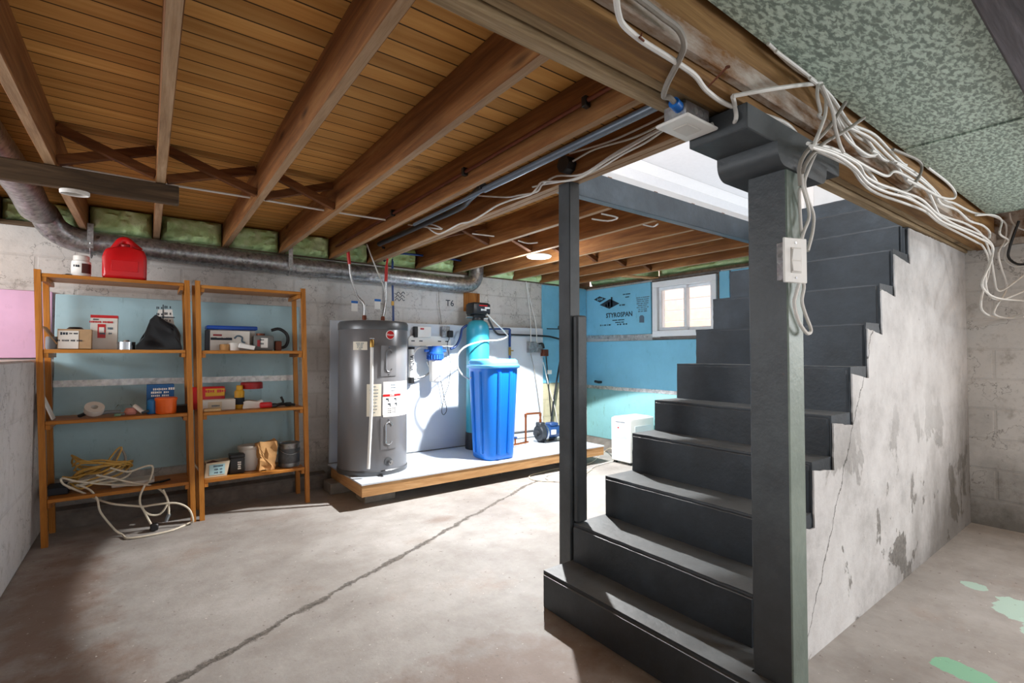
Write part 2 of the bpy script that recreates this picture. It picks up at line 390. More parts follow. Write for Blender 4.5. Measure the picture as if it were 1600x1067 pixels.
def paint_grey(name, a, b, c, dust=None):
    t = NT(name); n1 = t.noise(3.5, detail=7, rough=.65); n2 = t.noise(40, detail=4)
    k = t.ramp(n1, [(.3, a), (.55, b), (.75, c)])
    k = t.mix(t.math('MULTIPLY', t.ramp(t.noise(17, detail=6, rough=.75), [(.66, (0, 0, 0, 1)), (.74, (1, 1, 1, 1))]), .35), k, '#6f5a4e')
    if dust:
        g = t.n('ShaderNodeNewGeometry'); zz = t.n('ShaderNodeSeparateXYZ', in_={'Vector': g.outputs['True Normal']}).outputs[2]
        k = t.mix(t.math('MULTIPLY', t.math('GREATER_THAN', zz, .8), t.ramp(n1, [(.3, (.35, .35, .35, 1)), (.7, (.8, .8, .8, 1))])), k, dust)
    t.bump(t.math('ADD', n1, t.math('MULTIPLY', n2, .4)), .35, .01)
    return t.out(k, .5, 0, .5)
M['steps'] = paint_grey('grey_step_paint', '#23292e', '#313941', '#404a53', '#777b7c')
M['post'] = paint_grey('grey_post_paint', '#33373a', '#42474b', '#535a5e')
M['header'] = paint_grey('grey_header_paint', '#49545e', '#586570', '#687784')
def foam():
    t = NT('green_spray_foam'); n = t.noise(9, detail=5, rough=.6, dist=.6); f = t.noise(40, detail=3)
    k = t.ramp(n, [(.25, '#9fbe7e'), (.5, '#c3dfa2'), (.75, '#e2f0cc')])
    t.bump(t.math('ADD', n, t.math('MULTIPLY', f, .3)), .6, .02); return t.out(k, .7, 0, .3)
M['foam'] = foam()
def board(name, c, grime='#7f9d92', amt=.4):
    t = NT(name); n1 = t.noise(2.2, detail=6, rough=.65); n2 = t.noise(26, t.coords((1, 1, .35)), 5, .7); c = col(c)
    k = t.ramp(n1, [(.3, tuple(x*.86 for x in c[:3])+(1,)), (.6, c), (.8, tuple(min(1, x*1.06) for x in c[:3])+(1,))])
    k = t.mix(t.math('MULTIPLY', t.ramp(n2, [(.60, (0, 0, 0, 1)), (.68, (1, 1, 1, 1))]), amt), k, grime)
    return t.out(k, .6, 0, .3)
M['blue_board'] = board('blue_foam_board', '#7cc0de', '#4f8ca8', .30)
M['blue_low'] = board('dusty_blue_foam_board', '#83b9bf', '#647b6c', .55)
M['blue_shelf'] = board('dull_blue_foam_board', '#b2d3dc', '#6f929d', .30)
M['beige'] = block_wall('beige_block', '#bdb79a', 1, lowstain=.3)
M['pink'] = board('pink_foam_board', '#dfb6d6', '#b48fa9', .25)
def galv(name, a, b, scale, rough=.38, metal=.85):
    t = NT(name); v = t.n('ShaderNodeTexVoronoi', in_={'Vector': t.coords((1, 1, 1)), 'Scale': scale}).outputs['Color']
    k = t.mix(.55, t.ramp(t.noise(scale*.5, detail=4), [(.3, a), (.7, b)]), v, 'SOFT_LIGHT')
    h = t.n('ShaderNodeHueSaturation', in_={'Saturation': .12, 'Color': k}).outputs[0]
    return t.out(h, rough, metal)
M['duct'] = galv('galvanised_duct', '#70757b', '#a3a8ad', 60)
M['strap'] = galv('galvanised_strap', '#8f9296', '#b8bbbd', 90)
def sheet():
    t = NT('spangled_sheet_metal'); v1 = t.coords((1, 2.6, 1), (0, 0, 0), (0, 0, math.radians(-52)))
    a = t.noise(34, v1, 5, .6, .45)
    k = t.ramp(a, [(.38, '#6f7b75'), (.47, '#7f8c85'), (.53, '#a8b6ae'), (.62, '#b7c4bc')])
    k = t.mix(.5, k, t.ramp(t.noise(1.5, detail=3), [(.3, '#8d9a93'), (.7, '#b1bdb6')]), 'MULTIPLY')
    k = t.n('ShaderNodeHueSaturation', in_={'Value': 1.9, 'Color': k}).outputs[0]
    return t.out(k, .5, .1)
M['sheet'] = sheet()
M['white_paint'] = plain('white_paint', '#e9ebee', .6, var=.03)
M['white_trim'] = plain('white_trim', '#f3f5f7', .5, var=.02)
M['melamine'] = plain('white_melamine', '#cdd5de', .28, var=.03, scale=5)
M['vinyl'] = plain('white_vinyl', '#e3e8ec', .35, var=.03)
M['white_plastic'] = plain('white_plastic', '#ebebe8', .4, var=.03)
M['offwhite_plastic'] = plain('offwhite_plastic', '#d8d5cf', .45, var=.06)
M['tank'] = plain('tank_enamel', '#77777a', .28, .25, var=.05, scale=4)
M['tank_dark'] = plain('tank_trim', '#5e6063', .35, .3, var=.08)
M['black'] = plain('black_plastic', '#1a1b1d', .42, var=.15)
M['black_pipe'] = plain('black_pipe', '#22262b', .45, var=.2)
M['steel_pipe'] = plain('grey_pipe', '#5a6470', .4, .3, var=.15)
M['blue_bin'] = plain('blue_polyethylene', '#0b6fd0', .38, var=.06, scale=4)
M['blue_lid'] = plain('pale_blue_polyethylene', '#57a6dd', .38, var=.05)
M['teal'] = plain('teal_fibreglass', '#2f93a8', .38, var=.18, scale=7)
M['filter_blue'] = plain('filter_blue', '#1f58b4', .35)
M['pex_blue'] = plain('blue_tubing', '#1d3b74', .35)
M['pex_red'] = plain('red_tubing', '#b51f1c', .38)
M['red'] = plain('red_plastic', '#c4141a', .35, var=.08)
M['dark_red'] = plain('dark_red_plastic', '#97161a', .4)
M['braid'] = galv('braided_steel', '#8d9094', '#c4c6c8', 260, .35, .9)
M['copper'] = plain('copper_pipe', '#b36a43', .32, .9, var=.2)
M['copper_dull'] = plain('dull_copper', '#6e3a26', .5, .5, var=.2)
M['brass'] = plain('brass', '#b28b4a', .35, .9)
M['chrome'] = plain('bright_metal', '#b9bcc0', .25, .95)
M['iron'] = plain('dark_cast_iron', '#3c4147', .45, .5, var=.2)
M['rust'] = plain('rusty_nail', '#6d3a22', .8, .2, var=.3)
M['motor'] = plain('navy_motor_enamel', '#27487c', .35, .1)
M['cable'] = plain('white_cable', '#d9d7d2', .5, var=.07, scale=30)
M['cable_grey'] = plain('grey_cable', '#8b857c', .55, var=.15, scale=30)
M['cable_yellow'] = plain('yellowed_cord', '#c39a4b', .5, var=.15, scale=20)
M['cable_cream'] = plain('cream_cord', '#d9d0bd', .5, var=.08, scale=20)
M['box_steel'] = galv('steel_box', '#72777c', '#9b9fa3', 70, .4, .8)
M['box_blue'] = plain('blue_connector', '#1766b8', .4)
M['card'] = plain('cardboard', '#b39470', .85, var=.12)
M['card_lt'] = plain('light_cardboard', '#d8cbb2', .8, var=.06)
M['card_white'] = plain('white_card', '#e2dfd8', .7, var=.04)
M['kraft'] = plain('kraft_paper', '#c0935f', .85, var=.14, scale=25, bump=.4)
M['ink'] = plain('black_ink', '#1d2a38', .7)
M['ink_soft'] = plain('grey_ink', '#566b7c', .7)
M['label'] = plain('paper_label', '#ecebe6', .6, var=.03)
M['label_cream'] = plain('cream_label', '#e3dccb', .6, var=.04)
M['label_blue'] = plain('blue_label', '#a9d3dd', .6, var=.05)
M['orange'] = plain('orange_plastic', '#e8661b', .4, var=.06)
M['yellow'] = plain('yellow_print', '#d9a324', .5)
M['blue_box'] = plain('blue_carton', '#1c5a94', .6, var=.1)
M['blue_tote'] = plain('blue_tote_lid', '#1b57c0', .35)
M['bag'] = plain('black_poly_bag', '#0b0c10', .30, var=.2, spec=.4)
M['tin'] = galv('paint_tin', '#5e6468', '#90969a', 40, .4, .7)
M['foil'] = galv('crinkled_foil_tape', '#8f8f88', '#cfcfc8', 45, .4, .6)
M['foil_dull'] = M['foil']; M['foil'] = galv('bright_foil_tape', '#bcbcb4', '#f0f0ea', 45, .45, .45)
M['cinder'] = plain('concrete_block', '#8e8b86', .9, var=.2, bump=.5)
M['wood_block'] = plain('pale_wood_block', '#c9a878', .7)
M['pinkish'] = plain('pink_rubber', '#cf8f86', .6)
M['grey_pl'] = plain('grey_plastic', '#7d8388', .5)
def glass(name, tint=(1, 1, 1, 1), rough=0.0):
    t = NT(name); t.b.inputs['Transmission Weight'].default_value = 1.0; t.b.inputs['IOR'].default_value = 1.05
    return t.out(tint, rough, 0, .5)
M['glass'] = glass('window_glass'); M['clear'] = glass('clear_plastic', (.92, .92, .92, 1), .12)
def emit(name, c, s):
    t = NT(name); t.b.inputs['Emission Color'].default_value = col(c); t.b.inputs['Emission Strength'].default_value = s; return t.out(c, .5)
M['lamp'] = emit('lamp_diffuser', '#ffffff', 9.0)

# ------------------------------------------------------------ the shell
YW, XR, XL = 4.47, 4.52, -0.535
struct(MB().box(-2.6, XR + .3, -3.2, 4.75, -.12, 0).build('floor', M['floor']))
struct(MB().box(-2.6, XR + .3, YW, YW + .2, 0, 1.985).build('wall_back', M['block_back']))
# crumbly cap and raised floor left of the basement: a low wall
struct(MB().box(-2.6, XL, -3.2, YW, 0, 1.112, .012).build('wall_left', M['block_left']))
# right wall, with the window opening left free
WY0, WY1, WZ0, WZ1 = 2.645, 3.42, 1.325, 1.95
b = MB(); b.box(XR, XR + .2, -3.2, WY0, 0, 1.86); b.box(XR, XR + .2, WY1, YW, 0, 1.975); b.box(XR, XR + .2, WY0, WY1, 0, WZ0)
b.box(XR, XR + .2, .87, WY0, 1.86, 1.975); struct(b.build('wall_right', M['block_right']))
struct(MB().prism([(4.36, 0), (4.36, .095), (4.38, .115), (YW + .02, .125), (YW + .02, 0)], 0, XL, 1.26).build('baseboard_back', M['footing']))
b = MB()
for i in range(14):
    y0 = 1.8 + i*.19
    w = .20 + .03*noise.noise((i*1.7, 3, 1)); b.prism([(XR + .02, 0), (XR - w, 0), (XR - w*.7, .05 + .02*noise.noise((i, 0, 5))), (XR - .03, .115), (XR + .02, .115)], 1, y0, y0 + .192)
struct(b.build('baseboard_right', M['footing']))
# deck of the floor above (the ceiling here), open over the stairs
b = MB()
for x0, x1, y0, y1 in ((-2.6, 1.72, -3.2, 4.75), (1.72, XR + .3, -3.2, .86), (1.72, XR + .3, 1.93, 4.75)): b.box(x0, x1, y0, y1, 2.176, 2.20)
struct(b.build('ceiling', M['deck']))
# timber sills on the walls
struct(MB().box(-2.6, XR + .2, YW - .03, YW + .2, 1.985, 2.012).build('trim_1', M['oldboard']))
b = MB(); b.box(XR - .03, XR + .2, .9, YW, 1.975, 2.0); struct(b.build('trim_2', M['oldboard']))
struct(MB().box(-2.6, XR + .2, 4.60, 4.64, 2.0, 2.18).build('trim_3', M['oldboard']))
b = MB(); b.box(XR - .04, XR + .2, -3.2, .92, 1.862, 1.90); b.box(XR, XR + .2, -3.2, 1.9, 1.90, 2.18); struct(b.build('trim_4', M['beam_side']))

# upper hall seen through the stair opening
struct(MB().box(-1.0, 18.0, 5.75, 5.8, 2.2, 4.70).build('wall_hall', M['white_paint']))
struct(MB().box(1.705, XR + .2, 1.9165, 1.9285, 2.1435, 2.205).build('trim_10', M['white_trim']))
b = MB(); b.prism([(5.75, 4.50), (5.735, 4.50), (5.715, 4.53), (5.66, 4.60), (5.64, 4.655), (5.75, 4.655)], 0, -1.0, 18.0); struct(b.build('trim_5', M['white_trim']))
struct(MB().box(4.46, 4.60, -1.0, 1.97, 2.2, 4.65).build('wall_landing', M['white_paint']))
struct(MB().box(-1.0, 18.0, -1.6, 5.8, 4.66, 4.70).build('ceiling_hall', M['white_paint']))
b = MB(); b.box(4.42, 4.455, 1.02, 1.80, 2.20, 4.15, .004)
d1 = struct(b.build('door_1', M['white_trim']))
b = MB()
for y0, y1 in ((1.08, 1.38), (1.44, 1.74)):
    for z0, z1 in ((2.28, 2.62), (2.7, 3.3)): b.box(4.412, 4.425, y0, y1, z0, z1, .006)
b.build('door_panel', M['vinyl'], d1)
struct(MB().box(4.40, 4.455, 1.80, 1.89, 2.20, 4.2, .004).build('trim_6', M['white_trim']))

# window
w = thing('window_1', 'small white vinyl sliding window in the blue insulated wall', 'window', (XR, (WY0+WY1)/2, WZ0)); struct(w)
def ring(b, x0, x1, y0, y1, z0, z1, t, bev=.003):
    b.box(x0, x1, y0, y1, z0, z0 + t, bev); b.box(x0, x1, y0, y1, z1 - t, z1, bev)
    b.box(x0, x1, y0, y0 + t, z0 + t, z1 - t, bev); b.box(x0, x1, y1 - t, y1, z0 + t, z1 - t, bev)
b = MB(); ring(b, XR - .045, XR + .09, WY0 + .005, WY1 - .008, WZ0 + .012, WZ1 - .01, .062); b.build('window_frame', M['vinyl'], w)
b = MB(); ring(b, XR - .01, XR + .03, 3.005, WY1 - .072, WZ0 + .078, WZ1 - .074, .034); s1 = b.build('sash', M['vinyl'], w)
MB().box(XR + .008, XR + .012, 3.04, WY1 - .105, WZ0 + .11, WZ1 - .107).build('pane', M['glass'], s1)
b = MB(); ring(b, XR + .035, XR + .07, WY0 + .07, 3.045, WZ0 + .078, WZ1 - .074, .03); s2 = b.build('sash', M['vinyl'], w)
MB().box(XR + .05, XR + .054, WY0 + .10, 3.015, WZ0 + .107, WZ1 - .103).build('pane', M['glass'], s2)
b = MB(); ring(b, XR - .012, XR + .02, WY0 - .015, WY1 + .02, WZ0 - .022, WZ1 + .035, .035, .004); struct(b.build('trim_7', M['footing']))
# what lies outside the window: pale deck boards and ground
b = MB()
for i in range(9): b.box(6.3, 6.34, 1.0, 5.4, 1.0 + i*.16, 1.145 + i*.16)
e = b.build('fence', plain('pale_fence_boards', '#e6bfae', .8, var=.12)); tag(e, 'pale pink board fence seen through the small window', 'fence')
struct(MB().box(XR + .2, 8, .5, 6, .95, 1.0).build('exterior_ground', plain('outside_ground', '#e9e6e4', .9)))

# ------------------------------------------------------------ insulation boards
def ibd(name, label, m, x0, x1, y0, y1, z0, z1, group=None):
    return tag(MB().box(x0, x1, y0, y1, z0, z1, .003).build('insulation_board', m), label, 'insulation board', group)
ib1 = ibd('', 'blue foam board with black printing left of the window', M['blue_board'], XR - .03, XR - .004, WY1 + .02, YW - .03, 1.372, 1.952)
ibd('', 'blue foam board strip between the window and the upper stairs', M['blue_board'], XR - .03, XR - .004, 2.52, WY0 - .02, 1.372, 1.957)
ibd('', 'light blue foam board beside the top steps, right of the narrow strip', M['blue_board'], XR - .028, XR - .004, 1.75, 2.508, 1.372, 1.957)
ibd('', 'long blue foam board below the window with a pipe stub through it', M['blue_board'], XR - .03, XR - .004, 1.75, YW - .03, .748, 1.300)
ibd('', 'dirty greenish blue foam board at the foot of the window wall', M['blue_low'], XR - .03, XR - .004, 1.75, YW - .03, .118, .722)
ibd('', 'blue foam board in the back corner behind the grey post', M['blue_board'], 3.762, XR - .03, YW - .03, YW - .004, .80, 1.972)
ibd('', 'beige lower wall board below the blue corner board', M['beige'], 3.765, XR - .03, YW - .02, YW - .004, .0, .797)
ibd('', 'upper dull blue foam board behind the wooden shelves', M['blue_shelf'], -.50, 1.035, YW - .03, YW - .004, .965, 1.55)
ibd('', 'lower dull blue foam board behind the wooden shelves', M['blue_shelf'], -.50, 1.035, YW - .03, YW - .004, .315, .930)
ibd('', 'pink foam board on the back wall above the low left wall', M['pink'], -2.3, -.515, YW - .03, YW - .004, 1.122, 1.563)
def tape(label, pts, w, nrm):
    b = MB(); n = 14
    for i in range(n):
        t0, t1 = i/n, (i+1)/n
        p = Vector(pts[0]).lerp(Vector(pts[1]), t0); q = Vector(pts[0]).lerp(Vector(pts[1]), t1)
        j0 = .006*noise.noise((i*3.1, 1, label.__len__())); 
        b.bar(p + Vector((0, 0, j0)), q + Vector((0, 0, j0)), .003, w*(1 + .25*noise.noise((i, 5, 2))))
    return tag(b.build('foil_tape', M['foil' if nrm else 'foil_dull']), label, 'tape')
tape('crinkled silver foil tape across the blue board behind the shelves', ((-.50, YW - .033, .948), (1.03, YW - .033, .948)), .045, 1)
tape('silver foil tape on the blue wall just under the printed board', ((XR - .033, YW - .04, 1.36), (XR - .033, WY1 - .1, 1.345)), .04, 0)
tape('lower silver foil tape across the blue wall beside the pipe stub', ((XR - .033, YW - .04, .735), (XR - .033, 2.4, .735)), .04, 0)
# printing on the board by the window (reads from the room)
R_, U_ = (0, -1, 0), (0, 0, 1); xp = XR - .0315
def wp(u, v): p = at(u, v, X, xp); return (xp, p.y, p.z)
text('lettering', 'STYROSPAN', M['ink'], wp(967, 492), R_, U_, .078, ib1, sx=.95)
text('lettering', 'EXPANDED POLYSTYRENE', M['ink'], wp(966, 500), R_, U_, .022, ib1); text('lettering', 'INSULATION BOARD', M['ink'], wp(968, 503.5), R_, U_, .020, ib1)
text('lettering', '1" x 24" x 96"', M['ink'], wp(946, 508), R_, U_, .030, ib1); text('lettering', 'T4 25  XX CC', M['ink'], wp(972, 506.5), R_, U_, .030, ib1)
def flat(pts, name, m, par):
    P = [Vector(wp(*p)) for p in pts]; b = MB()
    A = [b.bm.verts.new(p) for p in P]; Bv = [b.bm.verts.new(p - Vector((.0008, 0, 0))) for p in P]
    b.bm.faces.new(A); b.bm.faces.new(Bv)
    for i in range(len(P)): b.bm.faces.new((A[i], A[(i+1) % len(P)], Bv[(i+1) % len(P)], Bv[i]))
    return b.build(name, m, par)
flat([(928, 468), (937, 463), (947, 466.5), (937.5, 472.5)], 'printed_mark', M['ink'], ib1)
text('lettering', 'DOW', plain('print_gap', '#7cc0de', .6), (xp - .0012, wp(937.5, 467.8)[1], wp(937.5, 467.8)[2]), R_, U_, .036, ib1)
flat([(937, 476.5), (953, 467), (968, 474), (952, 482.5)], 'printed_mark', M['ink'], ib1)
for k, hh in ((946, 475), (950, 472), (954.5, 464)):
    flat([(k, 481), (k + 2.6, 481), (k + 2.6, hh), (k, hh)], 'printed_mark', M['ink'], ib1) if False else flat([(k, 479), (k + 2.4, 480), (k + 2.4, hh), (k, hh)], 'printed_mark', M['blue_board'] if k < 954 else M['ink'], ib1)
text('lettering', 'R5 FIRM', M['ink'], wp(972, 476.5), R_, U_, .03, ib1)
text('lettering', 'CCMC 12424-L', M['ink'], wp(979, 459.5), R_, U_, .022, ib1); text('lettering', 'CAN/ULC', M['ink'], wp(980, 464), R_, U_, .020, ib1)
for i in range(8): text('lettering', ['INSTALL IN ACCORDANCE', 'COMBUSTIBLE MATERIAL', 'PROTECT FROM SPARKS', 'COVER WITH APPROVED', 'THERMAL BARRIER', 'STORE AWAY FROM SUN', 'MADE IN CANADA', 'SEE DATA SHEET'][i], M['ink_soft'], wp(1004, 464.5 + i*3.1), R_, U_, .021, ib1)
flat([(999, 495), (1001, 492.5), (1004.5, 492.5), (1006.5, 495), (1006.5, 504), (999, 504)], 'printed_mark', M['ink_soft'], ib1)
# scrawls on the bare block wall
wb = bpy.data.objects['wall_back']
p = at(703, 474, Y, YW - .002); text('lettering', 'T6', M['ink'], (p.x, YW - .001, p.z), (1, 0, 0), (0, 0, 1), .09, wb)
b = MB()
for k in range(3):
    pts = [at(617 + i*2.2, 458 + k*5 + 2.2*math.sin(i*1.9 + k), Y, YW - .002) for i in range(8)]
    b.tube(pts, .003, 5, 3)
b.build('scribble', M['ink'], wb)
tag(MB().box(*[at(724, 457, Y, YW)[0], at(748, 457, Y, YW)[0]], YW - .022, YW - .001, 1.60, 1.80, .002).build('plywood_block', M['ply']), 'brown plywood block on the back wall under the duct elbow', 'wood block')

# ------------------------------------------------------------ joists, bridging, beam
JX = [(-.78, .04, 'wooden ceiling joist at the far left, mostly behind the second one'),
      (-.34, .04, 'ceiling joist ending over the grey duct bend at the left'),
      (.06, .04, 'ceiling joist that ends right above the red gas can'),
      (.50, .04, 'ceiling joist between the gas can joist and the heater joists'),
      (.91, .04, 'ceiling joist with a duct hanger strap nailed at its wall end'),
      (1.32, .04, 'ceiling joist with the dark pipe clipped along its lower edge'),
      (1.71, .085, 'doubled ceiling joist forming the left edge of the stair opening'),
      (2.155, .04, 'ceiling joist ending at the grey header, nearest the post'),
      (2.58, .04, 'ceiling joist running just left of the disc light'),
      (2.985, .04, 'ceiling joist just right of the disc light'),
      (3.36, .04, 'third joist beyond the disc light toward the window wall'),
      (3.76, .04, 'second last joist before the window wall'),
      (4.15, .04, 'last ceiling joist, nearest the window wall')]
for x, wd, lab in JX:
    b = MB(); y0 = .86 if x < 1.8 else 1.915
    if wd > .05:
        b.box(x - wd, x - wd/2 - .0015, y0, 4.6, 1.99, 2.175, .003); b.box(x - wd/2 + .0015, x, y0, 4.6, 1.992, 2.175, .003)
    else: b.box(x - wd, x, y0, 4.6, 1.99 + .004*noise.noise((x*9, 0, 0)), 2.175, .003)
    o = tag(b.build('ceiling_joist', M['joist']), lab, 'joist', 'ceiling joists')
    o.data.materials.append(M['joist_lit_bottom'])  # joist bottoms coloured paler for the light bouncing up from the floor
    for p in o.data.polygons:
        if p.normal.z < -.85: p.material_index = 1
pairs = [(i, i+1) for i in range(len(JX)-1) if i not in (0, 4, 5)]
for i, j in pairs:
    xa, xb = JX[i][0] + .002, JX[j][0] - JX[j][1] - .002
    yb = 2.92 if i < 6 else 3.15
    for k in range(2):
        z0, z1 = (2.15, 2.015) if k == 0 else (2.015, 2.15)
        b = MB().bar((xa, yb + k*.042, z0), (xb, yb + k*.042, z1), .036, .04, bev=.002)
        tag(b.build('cross_brace', M['brace']), 'thin brown bridging stick %s toward the right between the %s and %s ceiling joists' % (['sloping down', 'sloping up'][k], ['first', 'second', 'third', 'fourth', 'fifth', 'sixth', 'doubled', 'eighth', 'ninth', 'tenth', 'eleventh', 'twelfth', 'last'][i], ['first', 'second', 'third', 'fourth', 'fifth', 'sixth', 'doubled', 'eighth', 'ninth', 'tenth', 'eleventh', 'twelfth', 'last'][j]), 'brace', 'bridging between the joists')
# weathered board nailed under the left joists
b = MB().box(-2.0, .115, 2.945, 2.985, 1.895, 1.988, .004); tag(b.build('old_plank', M['oldboard']), 'dark weathered plank nailed under the leftmost joists', 'plank')
b = MB()
for k in range(4): 
    a = [(-.277 + .05*math.cos(t*.5236 + k), 2.965 + .035*math.sin(t*.5236 + k), 1.889 - .004*k) for t in range(13)]
    b.tube(a, .0035, 6, 2)
tag(b.build('cable_loop', M['cable']), 'small coil of white cable under the dark weathered plank', 'cable')

# spray foam between the joist ends
def foam_lump(label, x0, x1, y0, y1, z0, z1, seed, axis=1, group='spray foam between the joist ends'):
    bm = bmesh.new(); n = 22; mz = 9; d = .085
    def P(i, j):
        s, t = i/n, j/mz
        e = min(s, 1-s, t*.6, (1-t)*.6); edge = min(1, e/.08)
        v = Vector((s*8*(abs(x1-x0)+abs(y1-y0)), t*3, seed*5.3))
        h = (.4 + .6*abs(noise.noise(v*1.3)) + .35*noise.noise(v*2.7))*edge
        if axis == 1: return (x0 + (x1-x0)*s, y1 - d*h - (y1-y0)*edge*.5, z0 + (z1-z0)*t)
        return (x1 - d*h - (x1-x0)*edge*.5, y0 + (y1-y0)*s, z0 + (z1-z0)*t)
    g = [[bm.verts.new(P(i, j)) for j in range(mz+1)] for i in range(n+1)]
    for i in range(n):
        for j in range(mz): bm.faces.new((g[i][j], g[i+1][j], g[i+1][j+1], g[i][j+1]))
    bk = []
    for (i, j) in ((0, 0), (n, 0), (n, mz), (0, mz)):
        p = g[i][j].co.copy(); p[axis] = (y1 if axis == 1 else x1) + .002; bk.append(bm.verts.new(p))
    bm.faces.new([g[i][0] for i in range(n+1)] + [bk[1], bk[0]]); bm.faces.new([bk[3], bk[2]] + [g[i][mz] for i in range(n, -1, -1)])
    bm.faces.new([bk[0], bk[3]] + [g[0][j] for j in range(mz, -1, -1)]); bm.faces.new([g[n][j] for j in range(mz+1)] + [bk[2], bk[1]])
    bm.faces.new(bk)
    m = MB(); m.bm.free(); m.bm = bm
    return tag(m.build('spray_foam', M['foam'], sharp=70), label, 'foam', group)
ords = ['behind the duct bend', 'above the white pill bottle', 'above the gas can', 'above the right wooden shelf', 'left of the water heater hoses', 'behind the water heater hoses', 'above the blue tubing',
        'over the plywood block', 'next to the duct riser', 'under the disc light', 'left of the grey post', 'behind the grey post']
for i in range(len(JX)-1):
    foam_lump('green spray foam patch between two joists, ' + ords[i], JX[i][0] + .006, JX[i+1][0] - JX[i+1][1] - .006, *((4.50, 4.53, 2.014) if i in (0, 8) else (4.40, 4.438, 1.994)), 2.172, i)
foam_lump('long green spray foam strip above the window', 0, XR, 1.95, 3.5, 2.005, 2.09, 31, 0, None) if False else None
f = foam_lump('green spray foam strip along the wall top above the window', XR - .06, XR + .10, 1.95, 3.42, 2.002, 2.172, 31, 0)
f = foam_lump('green spray foam strip along the wall top above the printed blue board', XR - .06, XR + .10, 3.43, 4.45, 2.002, 2.172, 44, 0)

# main beam along the stairs: three plies, then the board on its near side
bt = thing('support_beam', 'long built-up timber beam crossing over the grey column', 'beam', (1.5, .77, 1.85)); bt['kind'] = 'thing'
for y0, y1, z, mm in ((.816, .858, 1.842, 'beam'), (.777, .809, 1.856, 'beam'), (.694, .772, 1.850, 'beam_tan')):
    MB().box(-2.5, XR - .002, y0, y1, z, 2.17, .003).build('ply', M[mm], bt)
MB().box(-2.5, XR - .002, .772, .816, 1.885, 2.17).build('ply', M['oldboard'], bt)
MB().box(-2.5, XR - .06, .664, .6925, 1.872, 1.935, .004).build('side_board', M['beam_side'], bt)
MB().box(-2.5, XR - .06, .672, .6925, 1.938, 2.080, .003).build('side_board', M['beam_tan'], bt)
struct(MB().box(-2.5, XR, .60, .648, 2.10, 2.17).build('trim_8', M['oldboard']))
for (u, v, du, dv) in ((1137, 104, -30, 31),):
    p, q = at(u, v, Y, .60), at(u + du, v + dv, Y, .666); tag(MB().cyl(p, q, .0028, 8, .0022).lathe(p, [(0, -.002), (.006, -.002), (.006, 0), (0, 0)], 8).build('nail', M['rust']), 'rusty nail sticking out of the main beam', 'nail')
# sheet metal panning
sx = [-2.5, .35, 2.535, 4.12]
labs = ['spangled grey green sheet metal panel nearest the camera', 'spangled grey green sheet metal panel over the column', 'spangled sheet metal panel at the far wall end']
for i in range(3):
    b = MB().box(sx[i] + .003, sx[i+1] - .003, .268, .650, 2.0035 + (i % 2)*.0015, 2.0055 + (i % 2)*.0015)
    b.bar((sx[i+1] - .006, .29, 2.001), (sx[i+1] - .006, .64, 2.001), .010, .004)
    tag(b.build('metal_panel', M['sheet']), labs[i] if i != 0 else 'spangled sheet metal panel in the upper corner, cut by the frame', 'metal panel', 'sheet metal panels under the joists')
tag(MB().box(-2.5, 4.12, .02, .262, 1.975, 2.10, .006).build('grey_plank', M['greywood']), 'weathered dark grey plank beside the sheet metal panels', 'plank')

# ------------------------------------------------------------ stairs
SXs = [1.447, 1.634, 1.857, 2.065, 2.256, 2.465, 2.661, 2.852, 3.052, 3.300, 3.52, 3.74]
SZs = [.167, .340, .532, .727, .893, 1.092, 1.296, 1.495, 1.690, 1.862, 2.045, 2.19]
YS0, YS1 = .838, 1.72
st = thing('staircase', 'steep concrete stairs painted dark grey with chipped edges', 'stairs', (SXs[0], 1.28, 0))
for k in range(12):
    bm = bmesh.new(); x0, x1 = SXs[k], (SXs[k+1] + .03 if k < 11 else XR - .1); z1 = SZs[k]; z0 = 0 if k < 2 else SZs[k-1] - .12
    ys = YS0 if k < 9 else .861
    if k == 0: x1 = SXs[1] + .02
    if k == 0:
        m0 = MB(); m0.prism([(x0, .70), (1.517, .70), (1.517, .794), (x1, .794), (x1, YS1), (x0, YS1)], 2, z0, z1); bm.free(); bm = m0.bm
        bmesh.ops.recalc_face_normals(bm, faces=bm.faces[:])
    else: bmesh.ops.create_cube(bm, size=1, matrix=Matrix.Translation(((x0+x1)/2, (ys+YS1)/2, (z0+z1)/2)) @ Matrix.Diagonal((x1-x0, YS1-ys, z1-z0, 1)))
    if k in (9, 10): bmesh.ops.create_cube(bm, size=1, matrix=Matrix.Translation(((x0+x1)/2, (YS0 + .8605)/2, (z0 + 1.840)/2)) @ Matrix.Diagonal((x1-x0, .8605-YS0, 1.840-z0, 1)))
    fe = [e for e in bm.edges if all(v.co.x < x0 + .001 for v in e.verts)]
    bmesh.ops.bevel(bm, geom=fe, offset=.014, segments=3, affect='EDGES')
    if k: bmesh.ops.subdivide_edges(bm, edges=[e for e in bm.edges if e.calc_length() > .3], cuts=24, use_grid_fill=True)
    for v in bm.verts:
        c = v.co; j = noise.noise((c.y*31, c.z*14, k*3.7))
        if c.x < x0 + .03: c.x += .0035*j
        if c.z > z1 - .03: c.z += .0018*noise.noise((c.y*27 + 3, c.x*6, k))
        if k and (c.y < ys + .01 or c.y > YS1 - .01): c.y += .007*abs(noise.noise((c.z*18, c.x*9, k*2.1)))*(1 if c.y < ys + .01 else -1)
    m = MB(); m.bm.free(); m.bm = bm; m.build('step', M['steps'], st, sharp=50)
poly = [(SXs[1] + .024, 0)]
for k in range(1, 11):
    poly += [(SXs[k] + (.012 if k > 1 else .024), SZs[k-1] - .055 if k > 1 else .1), (SXs[k] + (.012 if k > 1 else .024), SZs[k] - .03)]
    if SZs[k] > 1.8: break
poly = [(x, min(z, 1.848)) for x, z in poly] + [(XR - .001, 1.848), (XR - .001, 0)]
